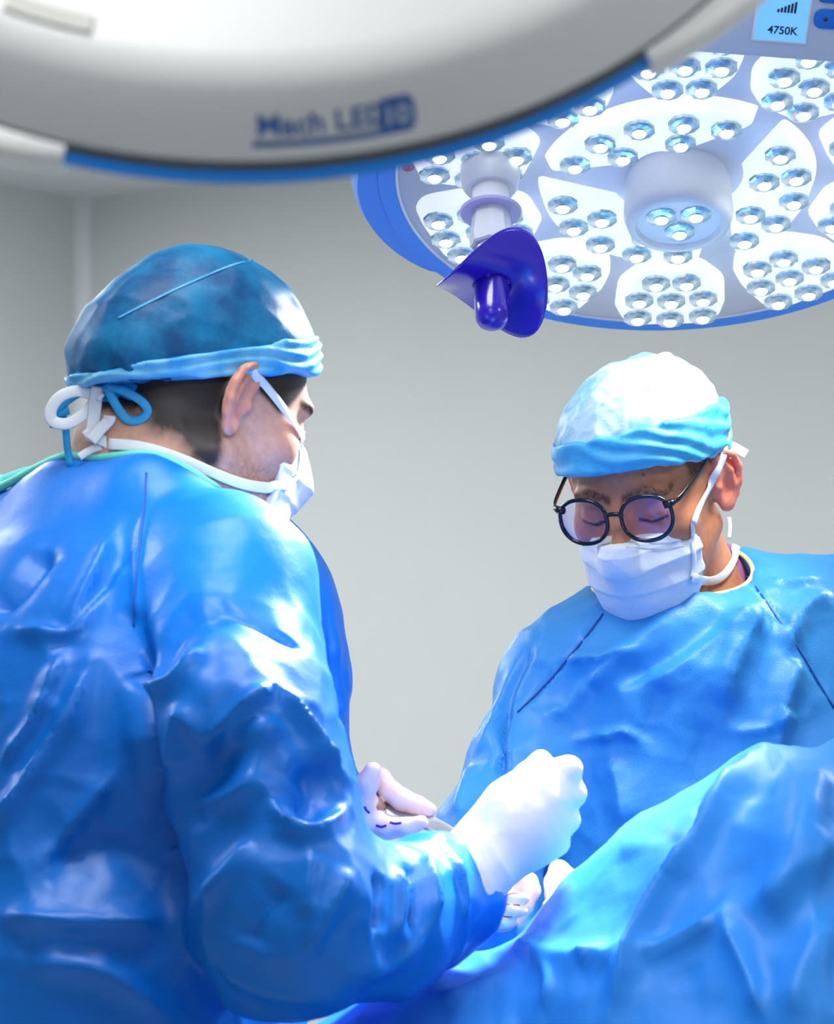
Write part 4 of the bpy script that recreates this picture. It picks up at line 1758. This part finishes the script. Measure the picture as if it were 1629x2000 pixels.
def tint_b(V, q):
    x, y, z = q[:, 0], q[:, 1], q[:, 2]
    c = np.tile(np.array(srgb(205, 136, 100)), (len(V), 1))
    nz = fbm(V*35, 2, 3)*.5
    c = blend(c, sstep(.2, .9, nz+.5)*.3, srgb(182, 112, 80))
    ear = ((np.abs(x) > .073) & (np.abs(y+.006) < .034) & (np.abs(z) < .042)).astype(float)
    c = blend(c, ear*.7, srgb(240, 138, 118))
    st = fbm(V*np.array([600., 600., 500.]), 2, 8)*.5
    bm_ = sstep(-.035, -.07, z-.2*(y-.02))*sstep(-.01, .03, y)
    c = blend(c, np.clip(bm_*(.3+.4*st), 0, .6), srgb(104, 72, 62))
    sb = sstep(.022, .030, z)*sstep(.055, .045, y)*sstep(.015, .022, y)
    nape = sstep(-.02, .01, z)*sstep(-.02, -.035, y)
    c = blend(c, np.clip(np.maximum(sb*.7, nape)*(1+st), 0, .9), srgb(52, 38, 34))
    for s in (-1, 1):
        fr_m = sstep(.05, .06, y)
        q0 = q*np.array([1, 0, 1])
        bd_, _ = polydist(q0, np.array([[s*.010, 0, .029], [s*.030, 0, .036], [s*.050, 0, .030]]))
        c = blend(c, fr_m*sstep(.0072, .0030, bd_)*np.clip(.65+st, 0, .85), srgb(62, 40, 32))
        ld_, _ = polydist(q0, np.array([[s*.019, 0, .003], [s*.032, 0, -.0015], [s*.046, 0, .002]]))
        c = blend(c, fr_m*sstep(.0026, .0012, ld_), srgb(36, 22, 20))
    # small moles
    for m_ in ((-.03, .085, .05), (.012, .1, .055), (-.062, .03, -.03), (-.058, .035, -.05)):
        c = blend(c, sstep(.0024, .0012, np.linalg.norm(q-np.array(m_), axis=1)), srgb(88, 52, 40))
    return c


neck_b = [HF.w((0, -.030, -.055)), P(1330, 1160, 3.16), P(1345, 1270, 3.16)]
legs_b = [leg(1200, 3.16, .86, fF), leg(1500, 3.20, .86, fF)]
arms_b = [([P(950, 1650, 2.97), P(960, 1760, 2.88), P(975, 1850, 2.80)], [.035, .028, .024]),
          ([P(1690, 1720, 2.96), P(1400, 1760, 2.86), P(1130, 1745, 2.74)], [.035, .028, .022])]
M_skin_b = skin_mat('tan_skin', .45)
me, Vbb, Qbb = person_body('body', HF, gown_b_base, neck_b, [.054, .060, .070], legs_b, arms_b, person_b, tint_b, M_skin_b)
link('body', me, M_skin_b, person_b)
for lg in legs_b:
    b = lg[0][2]
    def shoe(p, b=b):
        q = b+fF*.06
        d = ell(p, (q[0], q[1], .035), (.052, .14, .05), Rf)
        return np.maximum(sm(d, cap(p, b-fF*.03+np.array([0, 0, -.04]), b-fF*.03, .05, .045), .03), -p[:, 2]+.0)
    me, _, _ = sdf_mesh('shoe', shoe, b-.22, b+.22, .008)
    link('shoe', me, M_shoe, person_b)
nl = neckline(gown_b, hole_b[0], hole_b[1], .088)
link('neck_binding', closed_tube('neck_binding', nl, .0026), M_cream, person_b)


def shirt_b(p):
    d = cap(p, P(1345, 1215, 3.17), P(1380, 1180, 3.20), .074, .070)
    d = sm(d, cap(p, P(1400, 1165, 3.205), P(1455, 1140, 3.22), .045, .032), .03)
    return sx(d, -cap(p, hole_b[0]-_ax*.5, hole_b[1]+_ax*1.5, .0675), .004)
me, Vsb, Qsb = sdf_mesh('undershirt', shirt_b, P(1380, 1180, 3.19)-.16, P(1380, 1180, 3.19)+.16, .005)
link('undershirt', me, mat('plum_undershirt', srgb(150, 84, 130), .8), person_b)


# cap: crumpled crown over a folded-up band
def cap_b_full(q):
    return sm(ell(q, (0, -.012, .052), (.0835, .107, .083)), ell(q, (0, .02, .066), (.066, .066, .058)), .04)


def cap_b(q):
    return sx(cap_b_full(q), plane(q, (0, .30, -1), (0, 0, .034)), .004)


def post_cap_b(V, Q):
    N = vnormals(V, Q)
    h = .0045*crumple(V*np.array([1, 1, .7]), .034, 15)+.003*crumple(V, .018, 25)+.002*fbm(V*30, 2, 18)
    return V+N*h[:, None]


me, Vcb, Qcb = head_mesh('surgical_cap', HF, cap_b, (-.10, -.14, -.03), (.10, .12, .16), .0026, 1, post_cap_b)
cap_bo = link('surgical_cap', me, M_cap_far, person_b)
cap_bo['label'] = 'pale crumpled cap with a cyan folded band'


def band_b(q):
    up = plane(q, (.14, -.24, 1), (0, 0, .075))
    return np.maximum(np.maximum(cap_b_full(q)-f32(.0064), plane(q, (-.03, .30, -1), (0, 0, .031))), up)


def post_band_b(V, Q):
    N = vnormals(V, Q)
    s = V[:, 2]-.3*V[:, 1]-.25*V[:, 0]
    return V+N*(.0016*np.sin(s*330+6*fbm(V*10, 2, 2))+.0026*crumple(V*np.array([.45, .8, 1.6]), .03, 6))[:, None]


me, _, _ = head_mesh('cap_band', HF, band_b, (-.11, -.15, -.04), (.11, .13, .14), .0024, 1, post_band_b)
link('cap_band', me, M_band_far, cap_bo)
link('cap_peak', tube('cap_peak', catmull([P(1280, 708, 3.08), P(1296, 698, 3.08), P(1308, 700, 3.08), P(1312, 715, 3.085)], 5), 0, 8, flat=(.006, .001, np.array([0, -1, .3]))), M_whitecloth, cap_bo)


# mask
def mask_b(q):
    d = mask_core(q)-f32(.004)
    x = np.abs(q[:, 0])
    d = np.maximum(d, .060-q[:, 1])
    d = np.maximum(d, q[:, 2]-(-.012-.10*x))
    return np.maximum(d, -.126-q[:, 2])


def pleats_b(V, Q):
    N = vnormals(V, Q)
    z = V[:, 2]
    h = 0
    for z0 in (-.048, -.074):
        t = (z-z0)/.016
        h = h+.0030*np.where((t > 0) & (t < 1), 1-t, 0)*sstep(-.05, .2, t)
    h = h+.0024*crumple(V*np.array([.8, 1, 1]), .034, 34)
    t = (V[:, 2]+.022+.10*np.abs(V[:, 0]))/.0012
    h = h+.0008*np.exp(-t*t)
    return V+N*h[:, None]


me, Vmb, Qmb = head_mesh('face_mask', HF, mask_b, (-.09, .0, -.15), (.09, .16, .03), .0020, 1, pleats_b)
mask_bo = link('face_mask', me, M_whitecloth, person_b)
SB = Surf((Vbb, Qbb), (Vmb, Qmb), (Vcb, Qcb), (Vsb, Qsb))
surf_ribbon('upper_tie', SB, [(1351, 1022), (1362, 990), (1385, 945), (1405, 905), (1418, 860), (1420, 825)], .0046, M_whitecloth, mask_bo, .003)
surf_ribbon('lower_tie', SB, [(1350, 1128), (1385, 1134), (1410, 1124), (1428, 1098), (1436, 1070)], .0052, M_whitecloth, mask_bo, .003)
surf_ribbon('mask_edge', SB, [(1350, 1020), (1352, 1060), (1354, 1100), (1350, 1128)], .0030, M_whitecloth, mask_bo, .002)
# stitched dots along the nose wire and the faint print below it
for row in (0, 1):
    for k in range(26):
        x = 1222+k*5.0
        l, nn, i_, dd = SB.hit(x, 1047+row*11+.02*(x-1290))
        if l is None:
            continue
    P_, N_ = SB.line([(1222, 1058+row*11), (1285, 1060+row*11), (1335, 1056+row*11)], .0006)
    link('stitch_line', tube('stitch_line', P_, .00035, 5), mat('stitch_grey', srgb(196, 206, 222), .6), mask_bo)
ribbon('cap_tie_end', [P(1416, 868, 3.12), P(1430, 872, 3.12), P(1445, 880, 3.12), P(1458, 888, 3.12)], .0055, M_whitecloth, cap_bo)
ribbon('cap_tie_end', [P(1424, 1010, 3.13), P(1426, 1030, 3.13), P(1424, 1052, 3.13)], .0022, M_whitecloth, cap_bo)

# glasses, slid down the nose
M_lensg = mat('coated_lens', (.96, .95, 1.0), .03, spec=.6)
nt, N_, L_, b_ = nodes_of(M_lensg)
tr = N_.new('ShaderNodeBsdfTransparent')
tr.inputs[0].default_value = (.93, .92, 1.0, 1)
gl = N_.new('ShaderNodeBsdfGlossy')
gl.inputs['Color'].default_value = (*srgb(150, 128, 255), 1)
gl.inputs['Roughness'].default_value = .03
fr_ = N_.new('ShaderNodeFresnel')
fr_.inputs['IOR'].default_value = 1.55
ms = N_.new('ShaderNodeMixShader')
L_.new(fr_.outputs[0], ms.inputs[0])
L_.new(tr.outputs[0], ms.inputs[1])
L_.new(gl.outputs[0], ms.inputs[2])
L_.new(ms.outputs[0], N_['Material Output'].inputs['Surface'])
spec_o = empty('eyeglasses', HF.w((0, .11, 0)), None)
spec_o.parent = person_b
spec_o.matrix_parent_inverse = WORLD[person_b.name].inverted()
WORLD[spec_o.name] = Matrix.Translation(HF.w((0, .11, 0)))
gy, gz = .1150, .0125


def lens_outline(s, k=1.0, n=40):
    out = []
    for i in range(n):
        a = 2*math.pi*i/n
        rx, rz = .0272*k, .0240*k
        x = rx*math.copysign(abs(math.cos(a))**.92, math.cos(a))
        z = rz*math.copysign(abs(math.sin(a))**.92, math.sin(a))
        if z > 0:
            x *= 1+.06*z/rz
        X = s*.0352+x
        out.append((X, gy-1.6*X*X-.10*(z), gz+z))
    return out


for s in (-1, 1):
    ol = [HF.w(p) for p in lens_outline(s)]
    fr = link('frame_rim', tube('frame_rim', np.array(ol+ol[:2]), .0022, 10), M_black, spec_o)
    inn = lens_outline(s, .97)
    c_ = np.mean(inn, 0)+np.array([0, .0016, 0])
    v = [HF.w(p) for p in inn]
    mid = [HF.w(c_*.5+np.array(p)*.5+np.array([0, .0008, 0])) for p in inn]
    n_ = len(v)
    f = [(i, (i+1) % n_, n_+(i+1) % n_, n_+i) for i in range(n_)]+[(n_+i, n_+(i+1) % n_, 2*n_) for i in range(n_)]
    link('lens', mesh_py('lens', v+mid+[HF.w(c_)], f, True), M_lensg, spec_o)
    hx_ = s*.0605
    hy_ = gy-1.6*hx_*hx_
    tpts = [HF.w((s*.058, gy-1.6*.058**2-.0012, gz+.012)), HF.w((s*.0665, hy_-.004, gz+.014)), HF.w((s*.072, hy_-.02, gz+.016)), HF.w((s*.0775, .035, gz+.022)), HF.w((s*.079, .005, gz+.028)), HF.w((s*.078, -.022, gz+.016))]
    link('temple', tube('temple', catmull(tpts, 6), 0, 8, flat=(.0032, .0012, HF.R[:, 0]*s)), M_black, spec_o)
    link('end_piece', tube('end_piece', np.array([HF.w((s*.0555, gy-1.6*.0555**2, gz+.0125)), HF.w((s*.0625, hy_-.0005, gz+.0135)), HF.w((s*.067, hy_-.005, gz+.014))]), [.0036, .0042, .0030], 8), M_black, spec_o)
link('bridge', tube('bridge', catmull([HF.w((-.0098, gy-.0012, gz+.004)), HF.w((-.005, gy+.0005, gz+.0075)), HF.w((.005, gy+.0005, gz+.0075)), HF.w((.0098, gy-.0012, gz+.004))], 5), .0024, 8), M_black, spec_o)

# this person's gloved hands, below the white fist
fh = [part([(962, 1822, 2.80, 34), (985, 1775, 2.76, 36), (1005, 1745, 2.74, 30)]),
      part([(1000, 1728, 2.745, 26), (1030, 1725, 2.73, 20), (1040, 1740, 2.72, 14), (1030, 1772, 2.715, 11), (1014, 1804, 2.71, 8)], .005),
      part([(990, 1745, 2.735, 20), (960, 1753, 2.715, 17), (1000, 1755, 2.70, 13), (1024, 1755, 2.70, 11)], .004),
      part([(985, 1765, 2.735, 20), (955, 1776, 2.712, 16), (1000, 1778, 2.697, 13), (1022, 1780, 2.697, 10)], .004),
      part([(975, 1785, 2.74, 20), (950, 1796, 2.715, 15), (985, 1799, 2.70, 12), (1000, 1801, 2.70, 9)], .004)]
g3, Vg3, Qg3 = glove('glove', fh, M_glove_pink, person_b, .0022)
SG3 = Surf((Vg3, Qg3))
for l in ([(955, 1763), (985, 1766), (1015, 1768)], [(952, 1785), (975, 1789), (1000, 1791)], [(985, 1750), (1000, 1745), (1012, 1744)]):
    try:
        surf_ribbon('red_crease', SG3, l, .0007, mat('dried_blood', srgb(170, 50, 48), .5), g3, .0003, .0003)
    except Exception:
        pass
fh2 = [part([(1180, 1752, 2.77, 34), (1120, 1735, 2.74, 32)]),
       part([(1120, 1730, 2.74, 26), (1092, 1700, 2.735, 19), (1080, 1722, 2.725, 16), (1076, 1750, 2.72, 13)], .006),
       part([(1120, 1740, 2.74, 26), (1100, 1735, 2.72, 18), (1084, 1755, 2.71, 14), (1070, 1770, 2.70, 12)], .006)]
glove('glove', fh2, M_glove_pink, person_b, .0024)
# ribbed cuff of the thin glove
for k in range(5):
    a = np.array([P(962-k*5, 1822+k*5, 2.80)])
    th = np.linspace(0, 2*math.pi, 25)
    axd = P(985, 1775, 2.76)-P(962, 1822, 2.80)
    axd /= np.linalg.norm(axd)
    u_ = np.cross(axd, [0, 1, 0]); u_ /= np.linalg.norm(u_)
    w_ = np.cross(axd, u_)
    ring = a+(.0195+.0006*k)*(np.cos(th)[:, None]*u_+np.sin(th)[:, None]*w_)
    link('cuff_rib', tube('cuff_rib', ring, .0016, 6), M_glove, person_b)

# ================================================================ TABLE AND DRAPE
M_tab = mat('table_metal', srgb(150, 155, 160), .35, metal=.7)
M_pad = mat('table_pad', srgb(30, 34, 40), .6)
tb = empty('operating_table', (0.55, 2.45, 0))
WORLD[tb.name] = Matrix.Translation(tb.location)
tag(tb, 'operating table with a dark pad under the blue drape', 'table')
link('base', box_mesh('base', .30, .85, 2.25, 2.65, 0.0, .12, .02), M_tab, tb)
link('column', box_mesh('column', .47, .67, 2.36, 2.54, .12, .74, .015), M_tab, tb)
link('table_frame', box_mesh('table_frame', .05, 1.05, 2.36, 2.60, .74, .79, .01), M_tab, tb)
link('mattress_pad', box_mesh('mattress_pad', .05, 1.05, 2.36, 2.60, .79, .84, .02, 3), M_pad, tb)

# drape: one sheet running from the viewer's side over the covered legs and down behind them
crest = [(600, 2010, 2.52), (690, 1955, 2.53), (780, 1908, 2.55), (860, 1868, 2.57), (960, 1846, 2.58), (1010, 1824, 2.58), (1060, 1768, 2.58), (1110, 1716, 2.57), (1210, 1640, 2.56),
         (1330, 1548, 2.54), (1430, 1476, 2.53), (1485, 1442, 2.52), (1530, 1448, 2.51), (1590, 1452, 2.52), (1660, 1425, 2.54), (1780, 1440, 2.56), (1950, 1560, 2.58), (2100, 1700, 2.58)]
C3 = np.array([P(x, y, d) for x, y, d in crest])
xs = np.linspace(C3[0, 0], C3[-1, 0], 320)
cz = np.interp(xs, C3[:, 0], C3[:, 2])
cy_ = np.interp(xs, C3[:, 0], C3[:, 1])
kern = np.ones(5)/5
cz = np.convolve(np.pad(cz, 2, mode='edge'), kern, 'valid')
rows = []
nt_ = 190
for t in np.linspace(0, 1, nt_):
    # t 0..0.62 front slope, .62 crest, then the far side
    if t < .62:
        u = t/.62
        drop = cz-.62
        yy = cy_-.46*(1-u)**.75
        zz = .62+drop*(1-(1-u)**1.45)
    else:
        u = (t-.62)/.38
        yy = cy_+.16*u**.8
        zz = cz-(cz-.66)*u**1.5
    rows.append(np.stack([xs, yy, zz], -1))
G = np.array(rows)
nr_, nc_ = G.shape[:2]
Vd = G.reshape(-1, 3)
ii = np.arange(nr_*nc_).reshape(nr_, nc_)
Qd = np.stack([ii[:-1, :-1], ii[:-1, 1:], ii[1:, 1:], ii[1:, :-1]], -1).reshape(-1, 4)
Nd = vnormals(Vd, Qd)
Vd = Vd+Nd*(.014*crumple(Vd*np.array([1, .6, 1]), .14, 41)+.004*crumple(Vd, .06, 42))[:, None]
dr_folds = [
    ([(1482, 1450), (1420, 1560), (1340, 1690), (1260, 1830), (1190, 1990)], 34, 44, .5),
    ([(1540, 1455), (1500, 1520), (1470, 1580)], 60, -40, .3),
    ([(1400, 1530), (1380, 1600), (1330, 1680)], 50, -26, .3),
    ([(1270, 1620), (1340, 1650), (1380, 1620)], 18, -14, .5),
    ([(1250, 1880), (1330, 1840), (1415, 1792)], 22, 26, .6),
    ([(1415, 1792), (1450, 1870), (1500, 1990)], 26, 26, .6),
    ([(1330, 1880), (1360, 1940), (1400, 2000)], 60, -22, .3),
    ([(1130, 1890), (1170, 1870), (1210, 1890)], 40, 22, .5),
    ([(1050, 1850), (1080, 1920), (1050, 1990)], 30, 16, .5),
    ([(1010, 1840), (1060, 1860), (1200, 1890)], 26, 16, .5),
    ([(1240, 1640), (1200, 1740), (1120, 1800)], 50, -16, .3),
    ([(1600, 1500), (1570, 1620), (1520, 1740), (1430, 1790)], 40, 24, .4),
    ([(1629, 1640), (1560, 1720), (1500, 1800)], 36, 18, .4),
    ([(1629, 1800), (1580, 1880), (1540, 1990)], 40, 20, .4),
    ([(1480, 1700), (1420, 1720), (1380, 1760)], 22, -14, .4),
    ([(850, 1960), (930, 1930), (1000, 1900)], 30, 14, .5),
]
dr_folds = [(f_[0], f_[1], f_[2]*(1.35 if f_[2] > 0 else .5), f_[3]) for f_ in dr_folds]
Vd = add_folds(Vd, Qd, dr_folds, 2250)
dme = mesh_np('surgical_drape', Vd, Qd)
drape = link('surgical_drape', dme, M_drape)
sd_ = drape.modifiers.new('thick', 'SOLIDIFY')
sd_.thickness = .0015
tag(drape, 'large blue sheet draped in folds over the table in front of the facing person', 'drape')
